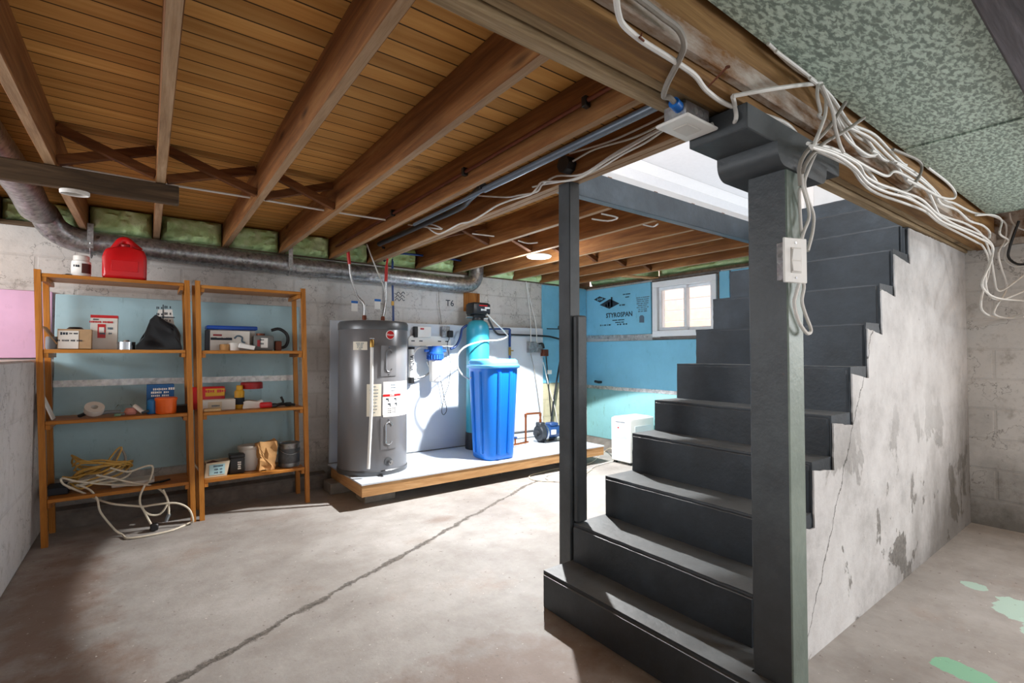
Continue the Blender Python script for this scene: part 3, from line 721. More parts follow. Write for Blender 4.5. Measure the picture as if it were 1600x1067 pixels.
# ragged painted border between riser ends and plaster
out = []
for a, c in zip(poly, poly[1:] + poly[:1]):
    out.append(a); n = int((Vector(a) - Vector(c)).length/.03)
    if c[1] > 0 and a[1] < 1.84 and n > 1:
        for i in range(1, n): 
            p = Vector(a).lerp(Vector(c), i/n); out.append((p.x + .006*noise.noise((p.x*40, p.y*40, 1)), p.y + .005*noise.noise((p.x*40, p.y*40, 9))))
struct(MB().prism(out, 1, YS0 - .007, YS0 - .0006).build('wall_stair', M['plaster']))
struct(MB().box(1.7, XR, YS0 + .02, YS1 - .01, 0, .2).build('trim_9', M['footing']))

# grey header and post at the stair opening
tag(MB().box(1.70, XR - .02, 1.862, 1.915, 1.995, 2.142, .003).build('stair_header', M['header']), 'grey painted header board along the stair opening', 'header')
pt = thing('stair_post', 'slim grey wooden post at the left edge of the stairs', 'post', (1.68, 1.76, 0))
MB().box(1.632, 1.700, 1.724, 1.806, .0, 1.992, .004).build('post_shaft', M['post'], pt)
MB().box(1.648, 1.716, 1.690, 1.7225, .345, 1.335, .008).build('sister_board', M['post'], pt)
# column with stepped capital
ct = thing('support_column', 'dark grey square column with carved capital under the beam', 'column', (1.57, .73, 0)); ct['kind'] = 'thing'
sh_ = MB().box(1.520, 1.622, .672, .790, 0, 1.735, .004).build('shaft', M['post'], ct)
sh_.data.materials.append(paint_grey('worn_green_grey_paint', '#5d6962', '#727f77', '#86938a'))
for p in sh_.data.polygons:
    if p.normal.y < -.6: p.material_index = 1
def capital(b, x0, x1, y0, y1, z0, z1, r):
    pts = []
    for i in range(7):
        a = math.pi/2*i/6; pts.append((x0 + r*(1-math.cos(a))*1.0, z0 + r - r*math.sin(a)))
    prof = [(x0, z1)] + pts + [(x1 - (p[0]-x0), p[1]) for p in reversed(pts)] + [(x1, z1)]
    b.bm.faces  # profile in x/z extruded along y
    return b.prism(prof, 1, y0, y1)
capital(MB(), 1.452, 1.790, .664, .852, 1.702, 1.768, .045).build('capital_block', M['post'], ct)
MB().box(1.305, 1.930, .676, .856, 1.768, 1.8405, .003).build('capital_plate', M['post'], ct)

# ------------------------------------------------------------ lamp disc
lt = thing('ceiling_light', 'round white LED disc light glowing under the joists', 'light', (LAMP.x, LAMP.y, 1.99))
MB().lathe((LAMP.x, LAMP.y, 1.972), [(0, .018), (.105, .018), (.108, .010), (.098, 0), (.088, 0), (.088, .006), (0, .006)], 36).build('trim_ring', M['white_plastic'], lt)
MB().lathe((LAMP.x, LAMP.y, 1.970), [(0, 0), (.06, .0015), (.088, .006), (0, .0062)], 36).build('diffuser', M['lamp'], lt)

# ------------------------------------------------------------ galvanised duct and hangers
dt = thing('vent_duct', 'long galvanised round duct along the top of the back wall', 'duct', (1.2, 4.36, 1.88))
DY, DZ, DR = 4.375, 1.885, .078
b = MB(); b.tube([(-.34, DY, DZ + .022), (.9, DY, DZ + .004), (2.60, DY, DZ - .022)], DR, 28, 1); b.build('duct_run', M['duct'], dt)
b = MB(); b.tube([(2.58, DY, DZ - .022), (2.66, DY, DZ - .020), (2.735, DY, DZ + .010), (2.775, DY, DZ + .075), (2.785, DY, DZ + .16), (2.785, DY, 2.17)], DR, 28, 3); b.build('duct_elbow', M['duct'], dt)
b = MB(); b.tube([(-.30, DY, DZ + .022), (-.40, DY, DZ + .03), (-.50, 4.33, DZ + .08), (-.545, 4.25, DZ + .16), (-.555, 4.05, 2.02), (-.56, 3.75, 2.065), (-.57, 3.2, 2.08), (-.58, 2.2, 2.085)], DR, 28, 3); b.build('duct_bend', M['duct'], dt)
for x in (-.31, .60, 1.55, 2.585):
    b = MB(); b.tube([(x - .012, DY, DZ + .018 - .013*(x + .3)), (x + .012, DY, DZ + .018 - .013*(x + .3))], DR + .003, 28, 1, False); b.build('duct_seam', M['duct'], dt)
for x, lab in ((-.318, 'metal strap holding the duct near its left bend'), (.93, 'metal strap holding the duct behind the right shelf')):
    b = MB(); z1 = 2.02
    b.box(x - .016, x + .016, DY - DR - .014, DY - DR - .012, DZ - .03, z1); b.tube([(x, DY + (DR + .012)*math.cos(a), DZ + .006 + (DR + .012)*math.sin(a)) for a in [math.pi + k*math.pi/8 for k in range(9)]], .004, 6, 1)
    b.box(x - .016, x + .016, DY - DR - .006, DY - DR + .03, z1 - .002, z1)
    tag(b.build('duct_strap', M['strap']), lab, 'strap', 'duct hanger straps')

# ------------------------------------------------------------ utility platform
PX0, PX1, PY0, PZ0, PZ1 = 1.282, 3.865, 3.575, .088, .186
pf = thing('utility_platform', 'low lumber platform with a white top carrying the water heater', 'platform', (2.55, 4.0, PZ0))
MB().box(PX0, PX1, PY0, PY0 + .038, PZ0, PZ1 - .012, .002).build('front_rail', M['lumber'], pf)
ly = wood('new_lumber_side', '#9a6f45', '#c79b6a', '#dcb88c', 1)
MB().box(PX0, PX0 + .038, PY0 + .039, 4.335, PZ0, PZ1 - .012, .002).build('side_rail', ly, pf)
MB().box(PX1 - .038, PX1, PY0 + .039, 4.335, PZ0, PZ1 - .012, .002).build('side_rail', ly, pf)
MB().box(PX0 - .004, PX1 + .004, PY0 - .005, 4.415, PZ1 - .012, PZ1, .0015).build('top', M['melamine'], pf)
for x, y, lab in ((1.50, 3.80, 'concrete block under the near left corner of the platform'), (1.36, 4.20, 'concrete block under the platform beside the back wall'), (2.6, 3.9, 'concrete block in the dark under the middle of the platform'), (3.6, 3.9, 'concrete block under the right end of the platform')):
    tag(MB().box(x - .15 if x < 3 else x - .2, x + .10, y - .10, y + .10, 0, PZ0 - .0005, .006).build('concrete_block', M['cinder']), lab, 'block', 'blocks under the platform')
tag(MB().box(1.290, 3.745, 4.418, 4.438, PZ1 + .006, 1.447, .002).build('backing_panel', M['melamine']), 'tall white backing panel standing behind the water heater and tanks', 'panel')

# ------------------------------------------------------------ water heater
HX, HY, HR, HB = 1.533, 4.022, .28, PZ1
FA = math.atan2(-HY, -HX)
def ha(u): return FA + math.asin(max(-1, min(1, (u - 582)/54.5)))
def hz(v): return .197 + (740 - v)*.00509
wh = thing('water_heater', 'grey electric water heater tank with labels and a round red badge', 'water heater', (HX, HY, HB))
c0 = (HX, HY, HB)
MB().lathe(c0, [(0, .02), (HR - .004, .02), (HR, .03), (HR, 1.165), (HR - .004, 1.172), (0, 1.172)], 64).build('tank', M['tank'], wh)
MB().lathe(c0, [(0, 0), (HR + .003, 0), (HR + .006, .006), (HR + .006, .034), (HR + .001, .04), (0, .04)], 64).build('base_ring', M['tank_dark'], wh)
MB().lathe((HX, HY, HB + 1.16), [(0, 0), (HR + .005, 0), (HR + .006, .05), (HR - .006, .068), (HR - .06, .074), (0, .078)], 64).build('top_cap', M['tank_dark'], wh)
ex = lambda a, r: (HX + r*math.cos(a), HY + r*math.sin(a))
def badge():
    a = ha(607); z = hz(523); n = Vector((math.cos(a), math.sin(a), 0)); p = Vector((*ex(a, HR), z))
    MB().cyl(p - n*.002, p + n*.004, .037, 32).build('badge', M['white_plastic'], wh)
    bd = MB().cyl(p + n*.003, p + n*.0055, .033, 32).build('badge_face', M['red'], wh)
    r = Vector((-n.y, n.x, 0)) ; q = p + n*.006
    text('lettering', 'Rheem', M['white_plastic'], q, r, (0, 0, 1), .022, wh)
badge()
def patch(name, m, u0, u1, v0, v1, off=.0005): return MB().arcpatch((HX, HY), HR + off, ha(u0), ha(u1), hz(v1), hz(v0), 12, .0012).build(name, m, wh)
patch('label', M['label_cream'], 552, 573, 534, 547)
patch('label', M['label_cream'], 572.5, 594, 600, 650); patch('label', M['label'], 597, 634.5, 597, 652)
patch('label', M['label'], 596, 624, 616, 649, .0018); patch('label_stripe', M['red'], 596.5, 623.5, 616.5, 620, .0032)
def ptext(body, u, v, size, m, off=.0034):
    a = ha(u); n = Vector((math.cos(a), math.sin(a), 0)); q = Vector((*ex(a, HR + off), hz(v)))
    return text('lettering', body, m, q, (-n.y, n.x, 0), (0, 0, 1), size, wh, .0004)
for i in range(5): ptext(['ELECTRIC WATER', 'HEATER 240V', '4500 WATTS', '50 GALLONS', 'MODEL'][i], 562, 536.5 + i*2.3, .011, M['ink_soft'], .002)
for i in range(9): ptext(['NOTICE', 'INSTALLATION', 'INSTRUCTIONS', 'READ MANUAL', 'BEFORE USE', 'TURN OFF', 'POWER WHEN', 'SERVICING', 'TANK'][i], 583, 604 + i*5, .013, M['ink_soft'], .002)
for i in range(3): ptext(['CAPACITY', 'WARRANTY', 'ENERGY'][i], 612, 602 + i*4.5, .014, M['ink_soft'], .002)
ptext('DANGER', 610, 618.2, .016, M['white_plastic'], .0048)
for (u, v) in ((603, 624), (615, 624), (606, 632), (616, 632)):
    a = ha(u); n = Vector((math.cos(a), math.sin(a), 0)); p = Vector((*ex(a, HR + .003), hz(v))); t = Vector((-n.y, n.x, 0))
    MB().obox(p, t*.012, Vector((0, 0, .006)), n*.0006).bar(p + t*.006 - Vector((0, 0, .004)), p + t*.012 - Vector((0, 0, .02)), .007, .002, n).build('label_picture', M['ink'], wh)
for i in range(3): ptext('HOT WATER CAN SCALD', 610, 639 + i*3, .0095, M['ink'], .0036)
for (v0, v1) in ((540, 588), (653, 702)):
    u0, u1 = 593, 616
    MB().arcpatch((HX, HY), HR, ha(u0), ha(u1), hz(v1), hz(v0), 10, .006).build('access_panel', M['tank'], wh)
    a = ha(605); n = Vector((math.cos(a), math.sin(a), 0)); t = Vector((-n.y, n.x, 0)); zc = hz((v0 + v1)/2); p = Vector((*ex(a, HR + .006), zc)); pts = []
    for k in range(25):
        g = 2*math.pi*k/24; cx, cz = math.cos(g)*.026, math.sin(g)*.026
        pts.append(p + t*cx + Vector((0, 0, cz + (.062 if math.sin(g) >= 0 else -.062))))
    MB().tube(pts, .006, 8, 1).build('panel_rim', M['chrome'] if v0 > 600 else M['tank'], wh)
    for z in (hz(v0 + 3), hz(v1 - 3)): MB().cyl(p + Vector((0, 0, z - zc)), p + Vector((0, 0, z - zc)) + n*.004, .005, 8).build('screw', M['chrome'], wh)
a = ha(605); n = Vector((math.cos(a), math.sin(a), 0)); p = Vector((*ex(a, HR - .002), hz(722)))
MB().cyl(p, p + n*.008, .034, 24).build('drain_plate', M['tank_dark'], wh)
MB().cyl(p, p + n*.045, .014, 12).cyl(p + n*.03, p + n*.055, .020, 6).cyl(p + n*.05, p + n*.07, .011, 12).build('drain_valve', M['chrome'], wh)
# relief valve with its white discharge pipe down the front
a = ha(580); n = Vector((math.cos(a), math.sin(a), 0)); p = Vector((*ex(a, HR - .002), hz(537)))
rv = MB().cyl(p, p + n*.05, .013, 12).lathe(p + n*.05 - Vector((0, 0, .03)), [(0, 0), (.017, 0), (.017, .05), (.011, .062), (0, .062)], 14).build('relief_valve', M['brass'], wh)
MB().box(-.02, .02, -.003, .003, 0, .004).build('valve_lever', M['chrome'], rv).matrix_local = Matrix.Translation(p + n*.05 + Vector((0, 0, .036)))
q0 = p + n*.05; t = Vector((-n.y, n.x, 0))
MB().tube([q0 - Vector((0, 0, .02)), q0 - Vector((0, 0, .5)) , Vector((q0.x, q0.y, hz(728))) - t*.02], .0125, 14, 1).build('discharge_pipe', M['white_plastic'], wh)
TOP = HB + 1.235
h1, h2 = at(566, 495, Z, TOP + .02), at(601, 495, Z, TOP + .02)
h1 = Vector((1.47, 4.07, TOP)); h2 = Vector((1.645, 4.10, TOP))
for hp in (h1, h2): MB().cyl(hp, hp + Vector((0, 0, .055)), .014, 12).cyl(hp + Vector((0, 0, .02)), hp + Vector((0, 0, .05)), .019, 6).build('nipple', M['copper_dull'], wh)
# hoses above the heater
def pth(lst, y): return [at(u, v, Y, y) for u, v in lst]
hs = thing('water_hose', 'braided steel hose with a red end above the left of the heater', 'hose', h1 + Vector((0, 0, .056)))
P = [h1 + Vector((0, 0, .056)), h1 + Vector((-.005, 0, .15))] + pth([(558, 462), (549, 435), (546, 412)], 4.10)
MB().tube(P, .0095, 10, 5).build('hose_braid', M['braid'], hs)
e = at(543.5, 392, Y, 4.10); MB().tube([P[-1] + Vector((0, 0, -.004)), e, e + Vector((-.01, 0, .09))], .014, 10, 2).build('red_end', M['pex_red'], hs)
hs = thing('water_hose', 'braided steel hose with a red end beside the blue tubing', 'hose', h2 + Vector((0, 0, .056)))
P = [h2 + Vector((0, 0, .056))] + pth([(602, 470), (603, 440)], 4.12)
MB().tube(P, .0095, 10, 5).build('hose_braid', M['braid'], hs)
e = at(604, 415, Y, 4.12); MB().tube([P[-1], e], .014, 10, 1).tube([e, at(607, 395, Y, 4.12)], .009, 8, 1).build('red_end', M['pex_red'], hs)
for (u, v, hp, lab) in ((554, 476, 4.09, 'blue and white paper tag on the left heater hose'), (590, 473, 4.11, 'blue and white paper tag on the right heater hose')):
    p = at(u, v, Y, hp - .02); tg = thing('paper_tag', lab, 'tag', p, group='hose tags')
    MB().box(p.x - .026, p.x + .026, p.y, p.y + .001, p.z - .055, p.z + .012).build('tag_sheet', M['label'], tg); MB().box(p.x - .028, p.x + .028, p.y - .0015, p.y - .0005, p.z + .012, p.z + .032).build('tag_band', M['box_blue'], tg)
b = MB().tube(pth([(614, 390), (613, 430), (614, 470), (614.5, 505), (614, 560)], 4.385), .0105, 10, 4); bp = tag(b.build('water_pipe', M['pex_blue']), 'dark blue water tubing running down the wall behind the heater', 'pipe')
p = at(613.5, 474, Y, 4.385); MB().cyl((p.x, p.y, p.z - .02), (p.x, p.y, p.z + .02), .014, 12).build('coupling', M['brass'], bp)
tag(MB().tube(pth([(612, 396), (640, 397), (700, 404), (745, 411)], 4.28), .0105, 10, 4).build('water_pipe', M['pex_blue']), 'blue tubing running level above the duct', 'pipe')
tag(MB().tube([(1.60, 4.0, 2.06)] + pth([(612, 396), (600, 408)], 4.2), .0105, 10, 4).tube(pth([(610, 385), (612, 400)], 4.2), .012, 8, 1).build('water_pipe', M['black_pipe']), 'short dark tubing tee between the joists above the heater', 'pipe')
tag(MB().tube(pth([(573, 381), (580, 400), (590, 425), (600, 450), (604, 480), (601, 497)], 4.16), .006, 8, 4).build('power_cable', M['cable']), 'grey white cable dropping from the joists to the heater top', 'cable')

# ------------------------------------------------------------ filter, outlet, purifier on the panel
def wx(u, v, y): return at(u, v, Y, y)
ft = thing('water_filter', 'blue and white water filter housing on a white bracket', 'water filter', (2.28, 4.30, .9))
x0, x1 = wx(638, 533, 4.40).x, wx(704, 533, 4.40).x; zt, zb = 1.325, 1.225
b = MB(); b.prism([(x0, zb), (x1, zb), (x1, zt - .035), (x1 - .012, zt - .010), (x1 - .035, zt), (x0 + .035, zt), (x0 + .012, zt - .010), (x0, zt - .035)], 1, 4.395, 4.405)
b.box(x0 + .12, x1 - .05, 4.26, 4.40, zb - .003, zb + .004); b.build('bracket', M['white_plastic'], ft)
for k in (.10, .28, .72, .9):
    x = x0 + (x1-x0)*k; MB().box(x - .018, x + .018, 4.393, 4.3945, zb + .045, zb + .055).build('bracket_slot', M['ink'], ft)
cf = wx(680, 560, 4.30); fc = (cf.x, 4.30, 0)
MB().lathe((cf.x, 4.30, 1.085), [(0, 0), (.066, 0), (.078, .012), (.078, .055), (.083, .06), (.083, .075), (.074, .08), (.070, .14), (0, .14)], 28).box(cf.x - .12, cf.x + .12, 4.285, 4.315, 1.165, 1.195, .008).build('filter_head', M['filter_blue'], ft)
b = MB(); n = 20
for k in range(n):
    a = 2*math.pi*k/n; b.box(-.004, .004, -.004, .004, 0, .035) if False else b.cyl((cf.x + .080*math.cos(a), 4.30 + .080*math.sin(a), 1.097), (cf.x + .080*math.cos(a), 4.30 + .080*math.sin(a), 1.138), .005, 6)
b.build('collar_ribs', M['filter_blue'], ft)
MB().lathe((cf.x, 4.30, .865), [(0, 0), (.030, .002), (.042, .012), (.055, .020), (.062, .23), (0, .232)], 28).build('canister', M['white_plastic'], ft)
pr = thing('water_purifier', 'slim black and white purifier tube beside the heater', 'purifier', (2.07, 4.39, .87))
px_ = wx(642, 566, 4.385).x
MB().cyl((px_, 4.375, .92), (px_, 4.375, 1.195), .028, 20).build('tube_body', M['white_plastic'], pr); MB().cyl((px_, 4.375, .865), (px_, 4.375, .922), .031, 20).build('end_cap', M['black'], pr); MB().cyl((px_, 4.375, 1.193), (px_, 4.375, 1.215), .031, 20).build('end_cap', M['black'], pr)
text('lettering', 'VIQUA', M['ink'], (px_ - .006, 4.3462, 1.06), (0, 0, 1), (-1, 0, 0), .05, pr)
b = MB(); b.tube(pth([(647, 592), (662, 588), (672, 580), (668, 565)], 4.36), .010, 10, 5); b.build('hose', M['braid'], pr)
b = MB(); b.tube(pth([(650, 575), (645, 560), (652, 545), (668, 543)], 4.37), .007, 8, 5); b.build('tube', M['white_plastic'], pr)
bl = thing('power_adapter', 'white control box with a red button plugged in above the filter bracket', 'power adapter', (2.18, 4.40, 1.34))
p0, p1 = wx(651, 524, 4.40), wx(672, 511, 4.40)
MB().box(p0.x, p1.x, 4.375, 4.417, p0.z - .02, p1.z, .004).build('case', M['white_plastic'], bl); MB().box(p0.x - .035, p0.x - .001, 4.37, 4.417, p0.z - .02, p1.z, .004).build('end_block', M['black'], bl)
p = wx(660, 514, 4.37); MB().box(p.x - .02, p.x + .02, 4.372, 4.376, p.z - .006, p.z + .010, .002).build('button', M['red'], bl)
ol = thing('wall_outlet', 'grey outlet box with a black plug on the white panel', 'outlet', (2.44, 4.40, 1.38))
p0, p1 = wx(689, 524, 4.40), wx(697, 510, 4.40)
MB().box(p0.x, p1.x + .03, 4.37, 4.417, p0.z - .02, p1.z, .004).build('outlet_box', M['box_steel'], ol); MB().box(p1.x - .005, p1.x + .055, 4.34, 4.369, p0.z - .02, p0.z + .05, .008).build('plug', M['black'], ol)
tag(MB().tube(pth([(690, 508), (688, 490), (686, 478), (685, 442)], 4.44), .003, 6, 4).build('power_cable', M['cable_grey']), 'thin grey cable rising from the outlet to the duct', 'cable')
tag(MB().tube(pth([(697, 521), (702, 528), (699, 540), (704, 570), (701, 600), (695, 618), (690, 640), (693, 648), (698, 640), (694, 622), (690, 600), (686, 590)], 4.38), .0032, 6, 4).build('power_lead', M['black']), 'thin black cord hanging in a loop beside the filter canister', 'cord')
tag(MB().tube(pth([(655, 513), (662, 518), (660, 524)], 4.365) , .003, 6, 4).tube(pth([(706, 545), (715, 555), (729, 559)], 4.39), .003, 6, 4).build('power_lead', M['black']), 'short black cord between the control box and the softener tank', 'cord') if False else None
tag(MB().tube(pth([(704, 545), (712, 541), (719, 528), (722, 514), (730, 508)], 4.30), .012, 10, 5).build('water_pipe', M['pex_blue']), 'blue tubing curving from the filter up to the softener valve', 'pipe')

# ------------------------------------------------------------ softener and brine tank
SX, SY, SR = 2.722, 4.245, .118
sf = thing('water_softener', 'tall teal softener tank with a black control valve on top', 'water softener', (SX, SY, PZ1))
MB().lathe((SX, SY, PZ1), [(0, .05), (SR, .05), (SR, 1.20), (SR*.96, 1.245), (SR*.8, 1.285), (SR*.5, 1.305), (.04, 1.31), (0, 1.31)], 40).build('tank', M['teal'], sf)
MB().lathe((SX, SY, PZ1), [(0, 0), (SR + .006, 0), (SR + .008, .01), (SR + .004, .17), (0, .171)], 40).build('tank_boot', M['black'], sf)
vz = PZ1 + 1.31
MB().lathe((SX, SY, vz - .01), [(0, 0), (.06, 0), (.06, .03), (.05, .035), (.05, .06), (0, .06)], 24).box(SX - .07, SX + .07, SY - .05, SY + .05, vz + .02, vz + .06, .008).build('valve_body', M['black'], sf)
cv = MB().box(SX - .10, SX + .10, SY - .085, SY + .075, vz + .055, vz + .165, .012, 2).box(SX - .09, SX + .09, SY - .07, SY + .06, vz + .16, vz + .175, .006).build('control_head', M['black'], sf)
MB().box(SX - .062, SX + .095, SY - .0865, SY - .0855, vz + .075, vz + .15).build('control_panel', plain('control_face', '#2d3036', .35), cv)
text('lettering', 'Fleck', M['white_plastic'], (SX + .015, SY - .087, vz + .10), (1, 0, 0), (0, 0, 1), .032, cv); MB().box(SX - .04, SX + .06, SY - .0875, SY - .0868, vz + .138, vz + .148).build('red_strip', M['red'], cv)
MB().box(SX + .03, SX + .09, SY - .0875, SY - .0868, vz + .112, vz + .130).build('sticker', M['label'], cv)
MB().cyl((SX - .06, SY, vz + .03), (SX - .14, SY, vz + .03), .018, 12).cyl((SX + .06, SY, vz + .03), (SX + .12, SY, vz + .03), .018, 12).build('port', M['chrome'], sf)
BX, BY = 2.605, 3.795
def rsq(b, levels, n=40, e=4.2):
    rings = []
    for (w, z) in levels:
        ring = []
        for k in range(n):
            a = 2*math.pi*(k + .5)/n; c_, s_ = math.cos(a), math.sin(a)
            r = (abs(c_)**e + abs(s_)**e)**(-1/e)
            g = 1.0
            ring.append(b.bm.verts.new((BX + w*r*c_*g, BY + w*r*s_*g, z)))
        rings.append(ring)
    for A, Bq in zip(rings, rings[1:]):
        for k in range(n): b.bm.faces.new((A[k], A[(k+1) % n], Bq[(k+1) % n], Bq[k]))
    b.bm.faces.new(list(reversed(rings[0]))); b.bm.faces.new(rings[-1]); return b
br = thing('brine_tank', 'bright blue square salt tank with a pale blue lid', 'salt tank', (BX, BY, PZ1))
rsq(MB(), [(.145, PZ1), (.158, PZ1 + .012), (.160, PZ1 + .05), (.192, 1.012), (.200, 1.014), (.200, 1.02)]).build('bin', M['blue_bin'], br, sharp=50)
for dx, dy in ((-.166, -.06), (-.166, .06), (-.055, -.17), (.055, -.17)):
    bx_ = MB(); q0 = Vector((BX + dx*.98, BY + dy*.98, PZ1 + .06)); q1 = Vector((BX + dx*1.14, BY + dy*1.14, .985)); bx_.tube([q0, q1], .018, 10, 1); bx_.build('bin_rib', M['blue_bin'], br)
rsq(MB(), [(.206, 1.018), (.210, 1.022), (.210, 1.045), (.196, 1.05), (.192, 1.085), (.175, 1.10), (.05, 1.104)]).build('lid', M['blue_lid'], br, sharp=50)
tag(MB().tube([(SX + .05, SY - .09, vz + .06), *pth([(790, 520), (792, 526), (780, 531), (755, 533)], 4.1), *pth([(730, 540), (716, 553), (714, 570), (722, 585), (735, 593)], 3.97), (BX - .212, BY + .06, .93)], .007, 8, 5).build('brine_hose', M['cable']), 'white hose looping from the softener valve to the blue salt tank', 'hose')
tag(MB().tube([(SX + .12, SY, vz + .03), *pth([(775, 520), (788, 523), (800, 523), (850, 525), (868, 528), (890, 534)], 4.392)], .011, 10, 4).build('drain_hose', M['black_pipe']), 'black pipe running level along the panel from the softener to the corner', 'pipe')
bp = tag(MB().tube(pth([(764, 514), (780, 514), (796, 514), (797, 518)], 4.355) , .010, 10, 2).tube(pth([(796.5, 515), (796.5, 542)], 4.355), .014, 10, 1).build('water_pipe', M['pex_blue']), 'blue tubing with a brass valve dropping behind the blue salt tank', 'pipe')
p = wx(796.5, 548, 4.355); MB().cyl((p.x, p.y, p.z - .05), (p.x, p.y, p.z + .04), .015, 10).box(p.x - .03, p.x + .03, p.y - .03, p.y - .015, p.z - .005, p.z + .008).build('valve', M['brass'], bp)
MB().cyl((p.x, p.y, p.z - .10), (p.x, p.y, p.z - .051), .012, 10).build('pipe_end', M['pex_blue'], bp)

# ------------------------------------------------------------ switch boxes by the corner, pump, copper
eb = thing('electrical_box', 'grey steel electrical boxes on the right end of the white panel', 'electrical box', (3.55, 4.39, 1.15))
p0, p1 = wx(824, 551, 4.40), wx(836, 534, 4.40); MB().box(p0.x, p1.x, 4.36, 4.417, p0.z, p1.z, .005).build('box', M['box_steel'], eb)
p0, p1 = wx(838, 551, 4.40), wx(847, 536, 4.40); MB().box(p0.x - .01, p1.x, 4.37, 4.417, p0.z, p1.z, .005).build('box', M['box_steel'], eb)
p0, p1 = wx(845, 555, 4.38), wx(853, 546, 4.38); MB().box(p0.x, p1.x, 4.33, 4.39, p0.z - .01, p1.z, .005).build('pressure_switch', M['copper_dull'], eb)
MB().tube(pth([(842, 537), (848, 537), (850, 544)], 4.36), .010, 8, 4).build('connector', M['black'], eb)
for lab, lst, r, m in (('white cable from the joists down to the grey electrical box, left one', [(822, 440), (826, 470), (829, 500), (829.5, 534)], .005, 'cable'), ('white cable beside the other, falling to the grey electrical box', [(822, 440), (830, 475), (837, 505), (839, 535)], .005, 'cable'),
    ('thin grey wire slanting from the grey electrical box to the pump', [(829, 551), (836, 585), (845, 650)], .004, 'cable_grey'), ('black cable from the switch box down to the pump', [(853, 555), (857, 600), (861, 650)], .007, 'black'),
    ('white cable trailing down to the blue pump', [(849, 566), (858, 605), (866, 632), (872, 665)], .005, 'cable'), ('thick black hose leaning down the corner to the pump', [(880, 540), (874, 570), (866, 620), (861, 662)], .011, 'black_pipe')):
    y_ = 4.36
    tag(MB().tube(pth(lst, y_), r, 8, 4).build('power_cable' if r < .01 else 'water_hose', M[m]), lab, 'cable' if r < .01 else 'hose')
p = wx(858.5, 581, 4.35); tag(MB().box(p.x - .035, p.x + .03, 4.343, 4.345, p.z - .025, p.z + .022).build('paper_tag', M['label']), 'small white tag on the black cable near the pump', 'tag')
pm = thing('water_pump', 'small blue electric water pump on the white platform', 'pump', (3.52, 4.10, PZ1))
PYc, PZc = 4.10, PZ1 + .105
MB().lathe((3.40, PYc, PZc), [(0, 0), (.075, 0), (.085, .01), (.085, .06), (.06, .075), (0, .075)], 28, (1, 0, 0)).cyl((3.36, PYc, PZc), (3.41, PYc, PZc), .03, 14).box(3.40, 3.475, PYc - .04, PYc + .04, PZc + .06, PZc + .115, .008).build('pump_head', M['iron'], pm)
MB().lathe((3.474, PYc, PZc), [(0, 0), (.088, 0), (.088, .02), (.072, .03), (.072, .18), (.066, .19), (.066, .22), (.05, .232), (0, .232)], 28, (1, 0, 0)).box(3.54, 3.66, PYc - .05, PYc + .05, PZc + .06, PZc + .10, .01).build('motor', M['motor'], pm)
MB().lathe((3.472, PYc, PZc), [(.086, 0), (.092, .003), (.092, .018), (.086, .022)], 28, (1, 0, 0)).build('band', M['chrome'], pm)
MB().box(3.53, 3.60, PYc - .0765, PYc - .070, PZc - .02, PZc + .03, .001).build('rating_plate', M['label'], pm)
MB().box(3.45, 3.66, PYc - .07, PYc + .07, PZ1, PZ1 + .012, .003).box(3.46, 3.48, PYc - .05, PYc + .05, PZ1 + .01, PZ1 + .04).box(3.60, 3.63, PYc - .05, PYc + .05, PZ1 + .01, PZ1 + .045).build('foot', M['iron'], pm)
cp = tag(MB().tube([(3.437, PYc, PZc + .1165), (3.437, PYc, PZc + .205), (3.43, PYc, PZc + .215), (3.26, PYc + .02, PZc + .215), (3.25, PYc + .02, PZc + .205), (3.25, PYc + .02, PZ1 + .012)], .011, 12, 1).build('copper_pipe', M['copper']), 'upside down U of copper pipe rising from the pump', 'pipe')
for q in ((3.437, PYc, PZc + .20), (3.25, PYc + .02, PZc + .20), (3.437, PYc, PZc + .13)): MB().cyl((q[0], q[1], q[2] - .018), (q[0], q[1], q[2] + .018), .0145, 12).build('fitting', M['copper'], cp)
cp = tag(MB().tube([(3.25, PYc - .02, PZ1 + .03), (3.10, PYc - .05, PZ1 + .03), (2.95, PYc - .08, PZ1 + .03)], .011, 12, 1).tube([(3.05, PYc - .06, PZ1 + .03), (3.05, PYc - .06, PZ1 + .09)], .010, 10, 1).tube([(2.97, PYc - .07, PZ1 + .03), (2.97, PYc - .07, PZ1 + .08)], .010, 10, 1).build('copper_pipe', M['copper']), 'low copper pipe run with valves between the salt tank and the pump', 'pipe')
for q in ((3.05, PYc - .06, PZ1 + .09), (2.97, PYc - .07, PZ1 + .08), (2.90, PYc - .09, PZ1 + .04)): MB().lathe(q, [(0, 0), (.014, 0), (.022, .006), (.022, .014), (.014, .02), (0, .02)], 12).build('valve_handle', M['motor'] if q[0] > 2.95 else M['brass'], cp)
tag(MB().tube([(3.38, PYc + .05, PZc + .02), (3.1, 4.3, PZ1 + .10), (2.9, 4.34, PZ1 + .11)], .012, 10, 4).build('water_hose', M['black_pipe']), 'black hose lying behind the low copper pipes', 'hose')

